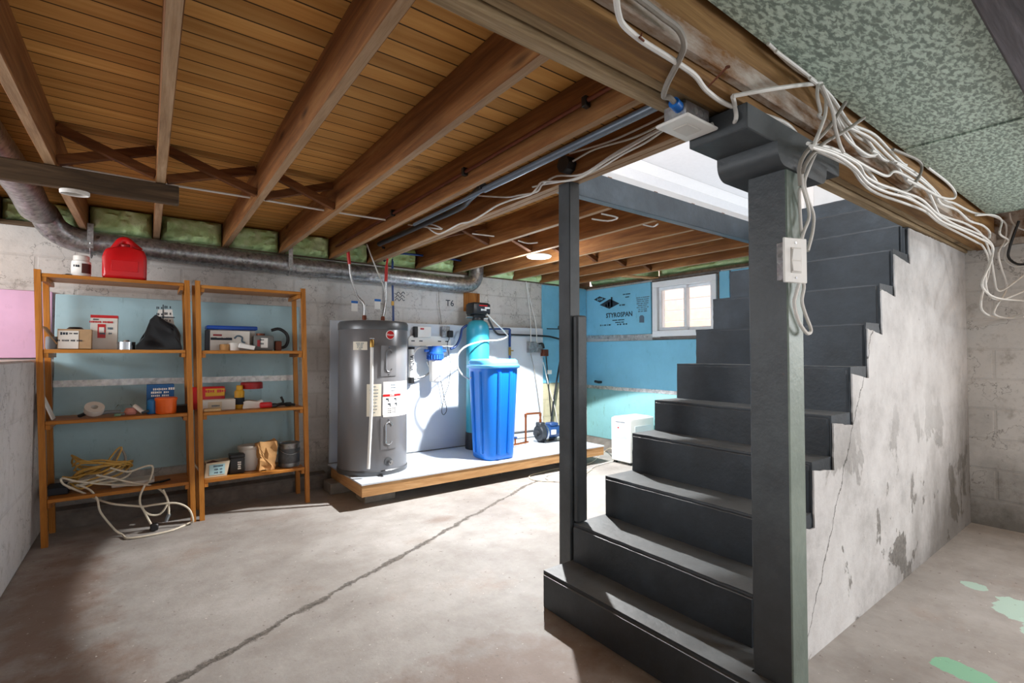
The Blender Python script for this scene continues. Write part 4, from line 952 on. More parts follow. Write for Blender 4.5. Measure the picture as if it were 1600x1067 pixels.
# pipe stub in the blue wall, dark hook high in the corner
p = wp(941, 597); tag(MB().tube([(XR - .012, p[1] + .02, p[2]), (XR - .07, p[1] + .02, p[2]), (XR - .085, p[1] + .01, p[2] + .0), (XR - .085, p[1] + .07, p[2] + .008)], .016, 12, 1).build('pipe_stub', M['iron']), 'dark pipe stub with an elbow sticking out of the blue wall', 'pipe')
p = at(874, 512, Y, YW - .03); tag(MB().cyl((p.x, YW - .028, p.z), (p.x, YW - .10, p.z), .028, 14).cyl((p.x, YW - .09, p.z - .02), (p.x - .25, YW - .09, p.z - .022), .006, 8).build('pipe_stub', M['iron']), 'dark pipe stub in the blue corner board beside the post', 'pipe')
# dehumidifier
dh = thing('dehumidifier', 'white portable dehumidifier on the floor by the blue wall', 'dehumidifier', (4.14, 3.43, 0))
MB().box(3.965, 4.36, 3.305, 3.562, .028, .480, .014, 3).build('body', M['white_plastic'], dh)
MB().box(3.985, 4.34, 3.325, 3.545, .480, .488, .004).build('top_panel', M['vinyl'], dh)
MB().box(3.9625, 3.966, 3.37, 3.50, .43, .445).build('display', M['grey_pl'], dh); MB().box(3.9625, 3.966, 3.35, 3.52, .27, .40, .001).build('sticker', M['label_blue'], dh)
MB().box(3.9605, 3.9628, 3.45, 3.47, .37, .385).build('sticker_mark', M['red'], dh)
MB().box(4.04, 4.30, 3.3035, 3.306, .12, .40, .001).build('side_grille', M['vinyl'], dh)
for x in (4.0, 4.32):
    for y in (3.34, 3.53): MB().cyl((x, y - .015, .014), (x, y + .015, .014), .014, 12).build('wheel', M['black'], dh)
def cz(lst, z=.006): return [at(u, v, Z, z) for u, v in lst]
tag(MB().tube([(4.06, 3.575, .10), (4.02, 3.62, .13)] + cz([(945, 705), (925, 722), (905, 727), (870, 732), (845, 738), (828, 743), (832, 749), (860, 752), (900, 748), (925, 733)]), .005, 8, 5).build('power_lead', M['cable_cream']), 'white cord trailing across the floor from the dehumidifier', 'cord')
tag(MB().tube(cz([(1000, 716), (960, 720), (930, 728), (918, 735), (890, 737), (862, 740), (852, 746), (870, 752), (905, 752)], .011), .004, 8, 5).build('power_lead', M['cable']), 'second white cord looping on the floor behind the grey post', 'cord')

# ------------------------------------------------------------ wooden shelves
SHZ = [1.632, 1.176, .746, .279]
def shelf_unit(label, x0, w, lean, h, zs=0.0):
    t = thing('wooden_shelf', label, 'shelf', (x0 + w/2, 4.165, 0), group='tall varnished shelves')
    sh = lambda z: -lean*z
    for x in (0, w - .030):
        for y in (4.0, 4.298):
            b = MB(); p, q = Vector((x0 + x + .015, y + .016, 0)), Vector((x0 + x + .015 + sh(h), y + .016, h))
            b.bar(p, q, .030, .034, up=(0, 1, 0), bev=.002) if False else b.prism([(x0 + x, 0), (x0 + x + .030, 0), (x0 + x + .030 + sh(h), h), (x0 + x + sh(h), h)], 1, y, y + .034)
            b.build('post', M['pine'], t)
    for i, z in enumerate(SHZ):
        z = z + zs; d = sh(z)
        b = MB(); b.box(x0 + d + .032, x0 + w + d - .032, 4.004, 4.055, z - .022, z, .002)
        for k in range(4): b.box(x0 + d + .032, x0 + w + d - .032, 4.058 + k*.067, 4.058 + k*.067 + .064, z - .018, z, .001)
        b.build('shelf_board', M['pine_x'], t)
        for x in (.033, w - .055): MB().box(x0 + x + d, x0 + x + d + .022, 4.008, 4.33, z - .050, z - .0225, .001).build('rail', M['pine'], t)
    return t
shelf_unit('left tall wooden shelf with a red gas can on top', -.488, .772, .0365, 1.652)
shelf_unit('right tall wooden shelf next to the water heater', .305, .722, .0300, 1.655, -.004)

def xi(u, y=4.13): return at(u, 553, Y, y).x
def zi(v, u=250, y=4.13): return at(u, v, Y, y).z
def wbox(name, m, u0, u1, y0, y1, z, h, par=None, bev=.002, yq=None):
    return MB().box(xi(u0, y0), xi(u1, y0), y0, y1, z, z + h, bev).build(name, m, par)
def lett(body, u, v, y, size, m, par, sx=1): 
    p = at(u, v, Y, y); return text('lettering', body, m, (p.x, y, p.z), (1, 0, 0), (0, 0, 1), size, par, .0004, sx=sx)
T1 = [q + .0012 for q in SHZ]
# top: pill bottle, gas can, bits
x = xi(124, 4.12); t = thing('pill_bottle', 'white pill bottle with a brown printed label on the left shelf', 'bottle', (x, 4.12, T1[0]))
MB().lathe((x, 4.12, T1[0]), [(0, 0), (.044, 0), (.048, .006), (.048, .098), (.040, .108), (0, .108)], 28).build('bottle_body', M['white_plastic'], t)
MB().lathe((x, 4.12, T1[0] + .108), [(0, 0), (.039, 0), (.040, .004), (.040, .026), (.036, .030), (0, .030)], 28).build('lid', M['offwhite_plastic'], t)
MB().lathe((x, 4.12, T1[0] + .022), [(.0485, 0), (.0492, .001), (.0492, .064), (.0485, .065)], 28).build('label', M['label'], t)
MB().arcpatch((x, 4.12), .0495, -1.45, -.3, T1[0] + .024, T1[0] + .085, 8, .0004).build('label_print', plain('brown_print', '#5a2a22', .6), t)
lett('VIT', 119, 415, 4.0695, .024, M['ink'], t)
tag(MB().lathe((xi(104, 4.10), 4.10, T1[0]), [(0, 0), (.022, 0), (.024, .006), (.012, .016), (0, .017)], 10).lathe((xi(99, 4.12), 4.12, T1[0]), [(0, 0), (.02, 0), (.018, .012), (0, .014)], 8).build('hardware_scrap', M['iron']), 'small dark hardware scrap lying left of the pill bottle', 'scrap')
gx0, gx1 = xi(156, 4.06), xi(227, 4.06); z = T1[0]; gw = gx1 - gx0; z += .003
t = thing('gas_can', 'red plastic gas can on top of the left shelf', 'gas can', ((gx0 + gx1)/2, 4.15, z))
bm = bmesh.new(); prof = [(.02, 0), (.98, 0), (1.0, .02), (1.0, .145), (.96, .185), (.88, .21), (.60, .212), (.40, .212), (.10, .200), (.02, .17), (.0, .13), (0, .02)]
b = MB(); b.prism([(gx0 + gw*a, z + c) for a, c in prof], 1, 4.06, 4.245); e = [q for q in b.bm.edges]; bmesh.ops.bevel(b.bm, geom=e, offset=.022, segments=4, affect='EDGES', profile=.5); b.build('can_body', M['red'], t, sharp=60)
hx = gx0 + gw*.42
MB().tube([(hx - .055, 4.15, z + .175), (hx - .028, 4.15, z + .225), (hx - .005, 4.15, z + .262), (hx + .025, 4.15, z + .268), (hx + .055, 4.15, z + .240), (hx + .095, 4.15, z + .205)], .024, 12, 5).build('handle', M['red'], t)
MB().cyl((hx + .02, 4.10, z + .195), (hx + .02, 4.085, z + .232), .024, 18).build('cap', M['dark_red'], t)
MB().box(gx0 + gw*.2, gx0 + gw*.8, 4.0575, 4.061, z + .05, z + .12, .001).build('raised_panel', M['red'], t)

# second shelf, left unit
z = T1[1]
t = thing('cardboard_box', 'small open cardboard box with a white label at the left of the shelf', 'box', (xi(115), 4.10, z))
x0, x1 = xi(89, 4.05), xi(142, 4.05); b = MB()
b.box(x0, x1, 4.05, 4.054, z, z + .125).box(x0, x1, 4.216, 4.22, z, z + .125).box(x0, x0 + .004, 4.054, 4.216, z, z + .125).box(x1 - .004, x1, 4.054, 4.216, z, z + .125).box(x0, x1, 4.05, 4.22, z, z + .004)
b.build('carton', M['card'], t); MB().obox((x0 - .035, 4.13, z + .085), Vector((.004, 0, 0)), Vector((0, .08, 0)), Vector((-.035, 0, .055))).build('flap', M['card'], t)
MB().box(x0 + .004, x0 + (x1-x0)*.62, 4.0475, 4.0498, z + .004, z + .115).build('label', M['card_white'], t)
lett('XR2', 100, 521, 4.047, .03, M['ink'], t); lett('24 pcs', 115, 521, 4.047, .016, M['ink'], t); lett('||| ||||| ||| ||||', 108, 532, 4.047, .018, M['ink'], t, .9)
t = tag(MB().lathe((xi(117, 4.12), 4.12, z + .10), [(0, 0), (.045, 0), (.05, .02), (.03, .04), (0, .042)], 20).build('lens_cap', M['black']), 'black round item sticking out of the open cardboard box', 'container')
t = tag(MB().lathe((xi(82, 4.09), 4.09, z), [(0, 0), (.03, 0), (.034, .012), (.034, .07), (.028, .078), (0, .078)], 18).build('round_container', M['grey_pl']), 'grey cap tucked behind the flap of the cardboard box', 'cap')
t = thing('product_box', 'white and red retail box standing behind the cardboard box', 'box', (xi(162), 4.16, z))
x0, x1 = xi(140.5, 4.14), xi(183, 4.14); MB().box(x0, x1, 4.14, 4.24, z, z + .222, .002).build('carton', M['card_white'], t); MB().box(x0 - .001, x1 + .001, 4.138, 4.242, z + .205, z + .2235).build('red_top', M['red'], t)
MB().box(x0 + .035, x0 + .075, 4.1375, 4.1395, z + .075, z + .165).build('red_panel', M['red'], t); MB().box(x0 + .042, x0 + .068, 4.1365, 4.1374, z + .11, z + .145).build('picture', M['label'], t)
lett('package sealer', 158, 503, 4.137, .020, M['red'], t); lett('AP-12', 150, 499, 4.137, .014, M['ink'], t)
for k, (u, v) in enumerate(((160, 514), (172, 513), (160, 521), (172, 521))): lett(['60s', '24h', 'H2O', 'OK'][k], u, v, 4.137, .022, M['ink_soft'], t)
x = xi(197, 4.09); t = thing('tape_roll', 'shiny silver roll standing between the red box and black bag', 'tape', (x, 4.09, z))
MB().lathe((x, 4.09, z), [(.024, 0), (.048, 0), (.048, .05), (.024, .05), (.024, 0)], 28).build('roll', M['chrome'], t); MB().lathe((x, 4.09, z + .05), [(0, 0), (.02, .0), (.014, .012), (0, .013)], 14).build('core', M['strap'], t)
t = thing('instruction_sheet', 'white printed packet leaning behind the black plastic bag', 'packet', (xi(263, 4.2), 4.2, z))
MB().prism([(xi(243, 4.2), z), (xi(274, 4.2), z), (xi(272, 4.2), z + .16), (xi(268, 4.2), z + .285), (xi(246, 4.2), z + .28), (xi(242, 4.2), z + .2)], 1, 4.20, 4.235).build('packet', M['label'], t)
for (u, v, s_) in ((249, 481, .03), (262, 480, .034), (262, 490, .034), (262, 501, .03), (249, 501, .03), (249, 491, .03)): lett('HE 3', u, v, 4.199, s_, M['ink'], t, .7)
b = MB(); p = lambda u, v: at(u, v, Y, 4.1985)
b.bar(p(244, 495), p(273, 496), .002, .007).bar(p(255, 476), p(254, 540), .002, .006, (1, 0, 0)).build('grid_print', M['ink'], t)
def crumple(b, pts, seed, amp, c):
    for v in b.bm.verts: v.co += Vector((noise.noise(v.co*c + Vector((seed, 0, 0))), noise.noise(v.co*c + Vector((0, seed, 0))), noise.noise(v.co*c + Vector((0, 0, seed)))))*amp
b = MB(); x0, x1 = xi(212, 4.08), xi(284, 4.08); w_ = x1 - x0
b.prism([(x0, z), (x1, z), (x1 - .01, z + .10), (x1 - .05, z + .17), (x0 + w_*.42, z + .235), (x0 + w_*.28, z + .20), (x0 + w_*.18, z + .08), (x0, z + .03)], 1, 4.04, 4.18)
bmesh.ops.triangulate(b.bm, faces=b.bm.faces[:]); bmesh.ops.subdivide_edges(b.bm, edges=b.bm.edges[:], cuts=4, use_grid_fill=True); crumple(b, 0, 3, .016, 11)
for v in b.bm.verts: v.co.z = max(v.co.z, z + .001)
tag(b.build('plastic_bag', M['bag'], sharp=25), 'crumpled shiny black plastic bag on the left shelf', 'bag')
# third shelf, left unit
z = T1[2]
tag(MB().prism([(4.03, z), (4.16, z), (4.165, z + .115), (4.16, z + .12)], 0, xi(70, 4.06) , xi(70, 4.06) + .012).build('paper_sheet', M['label']), 'white paper leaning at the left end of the third shelf', 'paper') if False else \
tag(MB().obox((xi(74, 4.06), 4.10, z + .085), Vector((.003, 0, 0)), Vector((0, .06, 0)), Vector((-.03, 0, .083))).build('paper_sheet', M['label']), 'white paper leaning at the left end of the third shelf', 'paper')
x = xi(149, 4.08); tag(MB().lathe((x, 4.08, z + .052), [(.018, -.018), (.05, -.018), (.05, .018), (.018, .018), (.018, -.018)], 24, (.15, -.6, .75)).build('tape_roll', M['offwhite_plastic']), 'white tape roll lying tilted on the third left shelf', 'tape')
tag(MB().bar((xi(125, 4.08), 4.08, z + .012), (xi(141, 4.12), 4.12, z + .03), .022, .018, bev=.003).build('putty_knife', M['black']), 'black handled tool left of the white tape roll', 'tool')
tag(MB().tube([(xi(158, 4.1), 4.10, z + .02), (xi(170, 4.1), 4.10, z + .026), (xi(190, 4.1), 4.11, z + .022)], .013, 10, 3).build('caulk_tube', M['grey_pl']), 'grey tube lying beside the white tape roll', 'tube')
tag(MB().box(xi(180, 4.05), xi(191, 4.05), 4.05, 4.08, z, z + .016, .004).build('sponge', plain('green_sponge', '#7fa58c', .8)), 'small green sponge on the third left shelf', 'sponge')
x = xi(206, 4.09); tag(MB().lathe((x, 4.09, z), [(0, 0), (.028, .004), (.036, .02), (.026, .045), (0, .05)], 14).build('rubber_ball', M['pinkish']), 'pink rubber lump beside the white handled tool', 'ball')
tag(MB().lathe((xi(196, 4.15), 4.15, z), [(0, 0), (.05, .004), (.055, .03), (.035, .065), (0, .07)], 14).build('plastic_bag', M['clear'], sharp=60), 'small clear plastic bag behind the pink lump', 'bag')
p, q = at(209, 633, Y, 4.08), at(224, 651, Y, 4.06); t = thing('hand_tool', 'white handled hand tool leaning on the third left shelf', 'tool', (q.x, 4.06, z)); q.z = z + .014
MB().bar(p, q, .026, .022, bev=.005).build('handle', M['white_plastic'], t); MB().bar(q + Vector((-.01, 0, 0)), q + Vector((.03, 0, .01)), .03, .014, bev=.002).build('blade', M['iron'], t)
t = thing('blue_carton', 'blue printed carton behind the orange tub', 'box', (xi(252, 4.18), 4.18, z)); x0, x1 = xi(230, 4.16), xi(273, 4.16)
MB().box(x0, x1, 4.16, 4.26, z, z + .19, .002).build('carton', M['blue_box'], t)
for k in range(3): lett(['CONCRETE', 'ANCHOR KIT', 'HEAVY DUTY'][k], 250, 608 + k*5, 4.1595, .024, M['label'], t)
lett('100', 268, 607, 4.1595, .03, M['label'], t)
MB().lathe((xi(241, 4.14), 4.145, z), [(0, 0), (.032, 0), (.036, .01), (.028, .09), (0, .095)], 16).build('hand_print', plain('bright_blue', '#2c86d6', .5), t) if False else None
tag(MB().lathe((xi(240, 4.11), 4.11, z), [(0, 0), (.032, 0), (.034, .01), (.030, .085), (.02, .095), (0, .096)], 18).build('small_jar', plain('bright_blue', '#2c86d6', .45)), 'bright blue small jar left of the orange tub', 'jar')
x = xi(261, 4.06); t = thing('plastic_tub', 'orange plastic tub at the front of the third left shelf', 'tub', (x, 4.07, z))
MB().lathe((x, 4.07, z), [(0, 0), (.054, 0), (.058, .006), (.060, .095), (0, .096)], 30).build('tub', M['orange'], t); MB().lathe((x, 4.07, z + .088), [(0, 0), (.063, 0), (.064, .004), (.064, .016), (.058, .020), (0, .0205)], 30).build('lid', M['orange'], t)
tag(MB().prism([(4.05, z), (4.16, z), (4.14, z + .05), (4.08, z + .045)], 0, xi(277, 4.08), xi(277, 4.08) + .07).build('tool_pouch', M['black']), 'black folded pouch at the right end of the third left shelf', 'pouch')
# bottom shelf, left unit: cords and bits
z = T1[3]
def coil(label, m, u0, v0, rx, rz, n, seed, r, extra=None, name='extension_cord'):
    rnd = random.Random(seed); c = at(u0, v0, Y, 4.12); pts = []
    for k in range(n*9):
        a = 2*math.pi*k/9; f = 1 + .22*math.sin(k*.71 + seed) + rnd.uniform(-.08, .08)
        pts.append((c.x + rx*f*math.cos(a), 4.14 + .09*math.sin(a)*f + .02*rnd.uniform(-1, 1), max(z + .012, z + .02 + rz*(.5 + .5*math.sin(a*1.0 + .6 + k*.05)) + .03*rnd.random() + .0012*k)))
    if extra: pts += extra
    return tag(MB().tube(pts, r, 8, 3).build(name, m), label, 'cord')
coil('yellow extension cord coiled in a heap on the bottom left shelf', M['cable_yellow'], 150, 745, .15, .09, 9, 1, .0055, [at(u, v, Y, 4.08) for u, v in ((175, 735), (190, 702), (183, 702), (160, 728), (120, 745), (97, 745))])
fl = lambda lst: [at(u, v, Z, .008) for u, v in lst]
ce = thing('extension_cord', 'cream extension cord looping off the bottom shelf onto the floor', 'cord', at(240, 822, Z, 0))
P = [at(u, v, Y, 4.06) for u, v in ((172, 731), (200, 737), (222, 730), (238, 728), (236, 745), (225, 757), (170, 757), (120, 752), (97, 747), (100, 757), (130, 770), (150, 779))] + [at(u, v, Y, 3.97) for u, v in ((175, 787), (205, 790), (225, 791))] + [at(245, 788, Y, 3.965), at(275, 786, Y, 3.96), at(295, 795, Y, 3.95), Vector((.262, 3.94, .03))] + fl([(296, 817), (270, 828), (235, 836), (200, 841)]) + [Vector((-.11, 3.955, .012)), Vector((-.15, 3.97, .05)), at(157, 800, Y, 3.98), at(152, 780, Y, 4.0), at(140, 765, Y, 4.04), at(120, 757, Y, 4.07)]
MB().tube(P, .0062, 8, 4).build('cord', M['cable_cream'], ce)
P = [at(u, v, Y, 4.05) for u, v in ((150, 742), (180, 748), (210, 755), (240, 760), (256, 770))] + [at(u, v, Y, 3.97) for u, v in ((262, 785), (250, 803), (232, 803), (220, 790), (219, 775), (226, 758))] + [at(230, 805, Y, 3.965), Vector((.028, 3.955, .06))]
P2 = P[:-2]; MB().tube(P2, .0062, 8, 4).build('cord', M['cable_cream'], ce)
MB().tube([at(222, 792, Y, 3.97), at(230, 808, Y, 3.965), at(236, 819, Y, 3.96)], .0062, 8, 3).build('cord', M['cable_cream'], ce)
p = at(241, 823, Y, 3.955); MB().box(p.x - .022, p.x + .022, 3.935, 3.975, p.z - .022, p.z + .022, .006).build('plug', M['black'], ce)
MB().tube([at(255, 765, Y, 3.99), at(263, 785, Y, 3.97), at(264, 805, Y, 3.965)], .0062, 8, 3).build('cord', M['cable_cream'], ce)
p = at(259, 815, Y, 3.965); MB().tube([at(264, 803, Y, 3.965), p], .011, 8, 1).build('connector', M['grey_pl'], ce)
coil('white extension cord tangled over the yellow one', M['cable_cream'], 165, 752, .15, .05, 3, 5, .006)
b = MB(); b.tube([at(u, v, Y, 4.1) for u, v in ((158, 735), (175, 722), (188, 703), (196, 715), (190, 735))], .007, 8, 5); tag(b.build('cord_loop', M['cable_grey']), 'grey cord loop standing up out of the coiled cords', 'cord')
tag(MB().box(xi(178, 4.1), xi(245, 4.1), 4.09, 4.25, z, z + .028, .006).build('flat_tray', M['offwhite_plastic']), 'flat off-white tray behind the white cord', 'tray')
tag(MB().box(xi(73, 4.05), xi(110, 4.05), 4.10, 4.26, z, z + .045, .004).build('dark_tray', plain('navy_tray', '#20242e', .6)), 'dark flat tray under the coiled cords', 'tray')
for k, (u0, v0, u1, v1) in enumerate(((236, 757, 252, 748), (240, 757, 262, 752), (252, 752, 270, 747), (258, 749, 269, 744))):
    b = MB().bar((xi(u0, 4.06), 4.05 + .012*k, z + .006), (xi(u1, 4.06), 4.10 + .012*k, z + .006), .010, .010, bev=.003)
    tag(b.build('cable_tie', M['black']), 'small black strip lying at the right of the bottom left shelf', 'strip', 'black strips on the bottom shelf')

# right unit
z = T1[1] - .004
t = thing('storage_tote', 'clear storage tote with a blue lid behind the electronics box', 'tote', (xi(360, 4.2), 4.22, z)); x0, x1 = xi(322, 4.19), xi(402, 4.19)
MB().box(x0 + .012, x1 - .012, 4.20, 4.32, z, z + .155, .006).build('tote_body', M['offwhite_plastic'], t); MB().box(x0, x1, 4.18, 4.335, z + .155, z + .185, .008, 2).build('lid', M['blue_tote'], t)
t = thing('product_box', 'white retail box with a tool picture in front of the blue lidded tote', 'box', (xi(360, 4.12), 4.13, z)); x0, x1 = xi(321, 4.11), xi(390, 4.11)
MB().box(x0, x1, 4.11, 4.175, z, z + .145, .002).build('carton', M['card_white'], t); MB().box(x0 - .001, x0 + .026, 4.109, 4.176, z - .0, z + .146).build('dark_spine', plain('dark_print', '#2b2f38', .6), t)
MB().box(x0 + .045, x0 + .10, 4.1085, 4.1098, z + .105, z + .118).build('red_print', M['dark_red'], t); MB().box(x0 + .03, x0 + .165, 4.1085, 4.1098, z + .076, z + .094).build('black_print', M['ink'], t)
lett('PULSE TOOL', 346, 527, 4.1083, .014, M['label'], t)
p = at(371, 529, Y, 4.108); MB().tube([p + Vector((-.02, 0, 0)), p + Vector((0, 0, .02)), p + Vector((.03, 0, .01)), p + Vector((.03, 0, -.02)), p + Vector((.05, 0, -.03))], .006, 8, 4).build('tool_picture', M['ink_soft'], t)
x = xi(351, 4.07); tag(MB().lathe((x, 4.07, z), [(0, 0), (.03, 0), (.032, .01), (.032, .045), (0, .046)], 20).build('small_cup', M['kraft']), 'small brown cup before the tool box on the right shelf', 'cup')
x = xi(366, 4.07); tag(MB().lathe((x, 4.07, z), [(0, 0), (.032, 0), (.034, .005), (.038, .055), (0, .056)], 20).build('small_cup', M['offwhite_plastic']), 'small white cup before the tool box on the right shelf', 'cup')
tag(MB().obox((xi(385, 4.05), 4.06, z + .028), Vector((.052, 0, -.010)), Vector((0, .03, 0)), Vector((.004, 0, .016)), .003).build('white_case', M['white_plastic']), 'small white flat case lying tilted beside the cups', 'case')
t = thing('electric_meter', 'clear plastic cased device with a paper label on the right shelf', 'device', (xi(412, 4.1), 4.12, z)); x0, x1 = xi(397, 4.08), xi(428, 4.08)
MB().box(x0, x1, 4.08, 4.19, z, z + .115, .010, 2).build('case', plain('smoky_case', '#6d6f6e', .3), t); MB().box(x0 + .045, x0 + .092, 4.0785, 4.0798, z + .022, z + .095).build('label', M['label'], t)
lett('1032', 409, 531, 4.078, .018, M['ink'], t); lett('IOT', 409, 537, 4.078, .022, M['ink'], t); MB().box(x0 + .02, x0 + .04, 4.0785, 4.0798, z + .03, z + .08).build('side_label', M['dark_red'], t)
MB().cyl((x0 + .05, 4.13, z + .115), (x0 + .05, 4.13, z + .130), .03, 18).build('dial', M['copper_dull'], t)
tag(MB().tube([at(u, v, Y, 4.16) for u, v in ((424, 516), (436, 514), (447, 521), (450, 531), (446, 541), (436, 544))], .012, 10, 5).build('rubber_hose', M['black']), 'curled black rubber hose at the right end of the shelf', 'hose')
tag(MB().box(xi(430, 4.1), xi(440, 4.1), 4.10, 4.15, z, z + .075, .004).build('bracket', M['copper_dull']), 'small rusty bracket inside the black hose curl', 'bracket')
z = T1[2] - .004
t = thing('product_bag', 'red and yellow package lying behind the long white box', 'package', (xi(330, 4.2), 4.2, z)); MB().box(xi(298, 4.20), xi(353, 4.20), 4.20, 4.27, z, z + .165, .012, 2).build('package', M['red'], t)
MB().box(xi(322, 4.20), xi(352, 4.20), 4.197, 4.20, z + .095, z + .15, .001).build('yellow_print', M['yellow'], t); lett('FIRE LOGS', 337, 611, 4.1965, .035, M['red'], t)
t = thing('long_box', 'long white cardboard box on the third right shelf', 'box', (xi(330, 4.1), 4.12, z)); x0, x1 = xi(281, 4.09), xi(369, 4.09)
x0 = .335 - .02; MB().box(x0, x1, 4.09, 4.18, z, z + .075, .002).build('carton', M['card_white'], t); MB().box(xi(326, 4.09), xi(348, 4.09), 4.0885, 4.0898, z + .015, z + .062).build('label', M['card_lt'], t); lett('HANDLE', 337, 634, 4.088, .02, M['ink_soft'], t)
x = xi(375, 4.15); t = thing('spray_can', 'yellow and black spray can beside the long white box', 'spray can', (x, 4.15, z))
MB().lathe((x, 4.15, z), [(0, 0), (.032, 0), (.033, .005), (.033, .125), (.024, .138), (0, .138)], 22).build('can', M['yellow'], t); MB().lathe((x, 4.15, z + .138), [(0, 0), (.022, 0), (.022, .03), (.018, .034), (0, .034)], 18).build('cap', M['yellow'], t); MB().lathe((x, 4.15, z + .03), [(.0332, 0), (.0338, .001), (.0338, .05), (.0332, .051)], 22).build('label', M['ink'], t)
x = xi(394, 4.2); t = thing('plastic_jar', 'clear plastic jar with a wide red lid', 'jar', (x, 4.2, z)); MB().lathe((x, 4.2, z), [(0, 0), (.06, 0), (.066, .01), (.066, .13), (.055, .14), (0, .14)], 26).build('jar_body', M['clear'], t); MB().lathe((x, 4.2, z + .14), [(0, 0), (.074, 0), (.076, .006), (.076, .044), (.070, .05), (0, .05)], 26).build('lid', M['dark_red'], t)
b = MB(); b.box(xi(382, 4.09), xi(411, 4.09), 4.08, 4.17, z, z + .05); bmesh.ops.subdivide_edges(b.bm, edges=b.bm.edges[:], cuts=5, use_grid_fill=True); crumple(b, 0, 8, .018, 14)
for v in b.bm.verts: v.co.z = max(v.co.z, z + .001)
tag(b.build('cloth_rag', M['card_white'], sharp=50), 'crumpled white rag before the red lidded jar', 'rag')
t = thing('cordless_tool', 'red and black hand tool lying on the third right shelf', 'tool', (xi(418, 4.08), 4.08, z)); MB().box(xi(407, 4.07), xi(426, 4.07), 4.05, 4.10, z, z + .042, .010, 2).build('tool_body', M['red'], t); MB().box(xi(424, 4.07), xi(434, 4.07), 4.055, 4.095, z, z + .03, .006).build('grip', M['black'], t)
t = thing('pliers', 'black pliers lying open at the right of the shelf', 'pliers', (xi(448, 4.09), 4.09, z)); MB().tube([(xi(430, 4.1), 4.06, z + .012), (xi(443, 4.1), 4.09, z + .02), (xi(460, 4.1), 4.06, z + .012)], .010, 8, 4).tube([(xi(434, 4.1), 4.13, z + .012), (xi(443, 4.1), 4.10, z + .03), (xi(440, 4.1), 4.10, z + .075)], .009, 8, 4).build('handle_grips', M['black'], t); MB().box(xi(446, 4.1), xi(456, 4.1), 4.085, 4.11, z, z + .03, .005).build('jaw', M['iron'], t)
tag(MB().box(xi(319, 4.03), xi(347, 4.03), 4.015, 4.05, z, z + .022, .004).build('wood_block', M['wood_block']), 'pale wooden stick at the front of the third right shelf', 'stick')
z = T1[3] - .004
t = thing('hardware_box', 'open cardboard box with a pale blue label on the bottom right shelf', 'box', (xi(336, 4.1), 4.12, z)); x0, x1 = xi(325, 4.06), xi(357, 4.06)
MB().prism([(x0 - .01, z), (x1, z), (x1 + .02, z + .105), (x0, z + .10)], 1, 4.06, 4.066).prism([(x0 - .01, z), (x1, z), (x1 + .02, z + .105), (x0, z + .10)], 1, 4.18, 4.186).box(x0 - .01, x1, 4.066, 4.18, z, z + .004).prism([(x0 - .01, z), (x0 - .006, z), (x0 + .004, z + .1), (x0, z + .1)], 1, 4.066, 4.18).prism([(x1 - .004, z), (x1, z), (x1 + .02, z + .105), (x1 + .016, z + .105)], 1, 4.066, 4.18).build('carton', M['card_lt'], t)
MB().obox((x0 - .045, 4.12, z + .06), Vector((.004, 0, 0)), Vector((0, .06, 0)), Vector((-.03, 0, .05))).build('flap', M['card_lt'], t); MB().box(x0 + .018, x1 - .012, 4.0575, 4.0598, z + .015, z + .088).build('label', M['label_blue'], t)
for k in range(3): lett(['STAPLES', 'Qty 20', '1/2 in'][k], 341, 728 + k*5, 4.057, .02, M['ink_soft'], t)
tag(MB().lathe((xi(335, 4.12), 4.12, z + .06), [(0, 0), (.045, 0), (.05, .03), (0, .05)], 12).build('hardware_pile', M['copper_dull']), 'brown hardware filling the open cardboard box', 'hardware')
t = thing('tea_tin', 'black rectangular tin with white writing', 'tin', (xi(374, 4.1), 4.11, z)); x0, x1 = xi(362, 4.07), xi(385, 4.07); MB().box(x0, x1, 4.07, 4.17, z, z + .115, .006, 2).build('tin', M['black'], t); MB().box(x0 - .001, x1 + .001, 4.069, 4.171, z + .115, z + .138, .005, 2).build('lid', M['black'], t)
p = at(374, 727, Y, 4.069); text('lettering', 'EARL', M['label'], (p.x, 4.0685, p.z), (0, 0, -1), (1, 0, 0), .036, t)
x = xi(394, 4.17); t = thing('plastic_bucket', 'small white plastic bucket behind the brown paper bag', 'bucket', (x, 4.19, z)); MB().lathe((x, 4.19, z), [(0, 0), (.066, 0), (.070, .006), (.080, .165), (0, .165)], 30).build('bucket', M['white_plastic'], t); MB().lathe((x, 4.19, z + .155), [(0, 0), (.086, 0), (.088, .004), (.088, .022), (.080, .026), (0, .0262)], 30).build('lid', M['offwhite_plastic'], t)
x0, x1 = xi(406, 4.05), xi(433, 4.05); b = MB(); b.prism([(x0 + .008, z), (x1 - .012, z), (x1 - .004, z + .08), (x1 + .01, z + .215), (x0 - .004, z + .205), (x0 + .01, z + .11)], 1, 4.05, 4.13)
bmesh.ops.triangulate(b.bm, faces=b.bm.faces[:]); bmesh.ops.subdivide_edges(b.bm, edges=b.bm.edges[:], cuts=4, use_grid_fill=True); crumple(b, 0, 17, .022, 22)
for v in b.bm.verts: v.co.z = max(v.co.z, z + .001)
pb = tag(b.build('paper_bag', M['kraft'], sharp=25), 'crumpled brown paper bag on the bottom right shelf', 'bag')
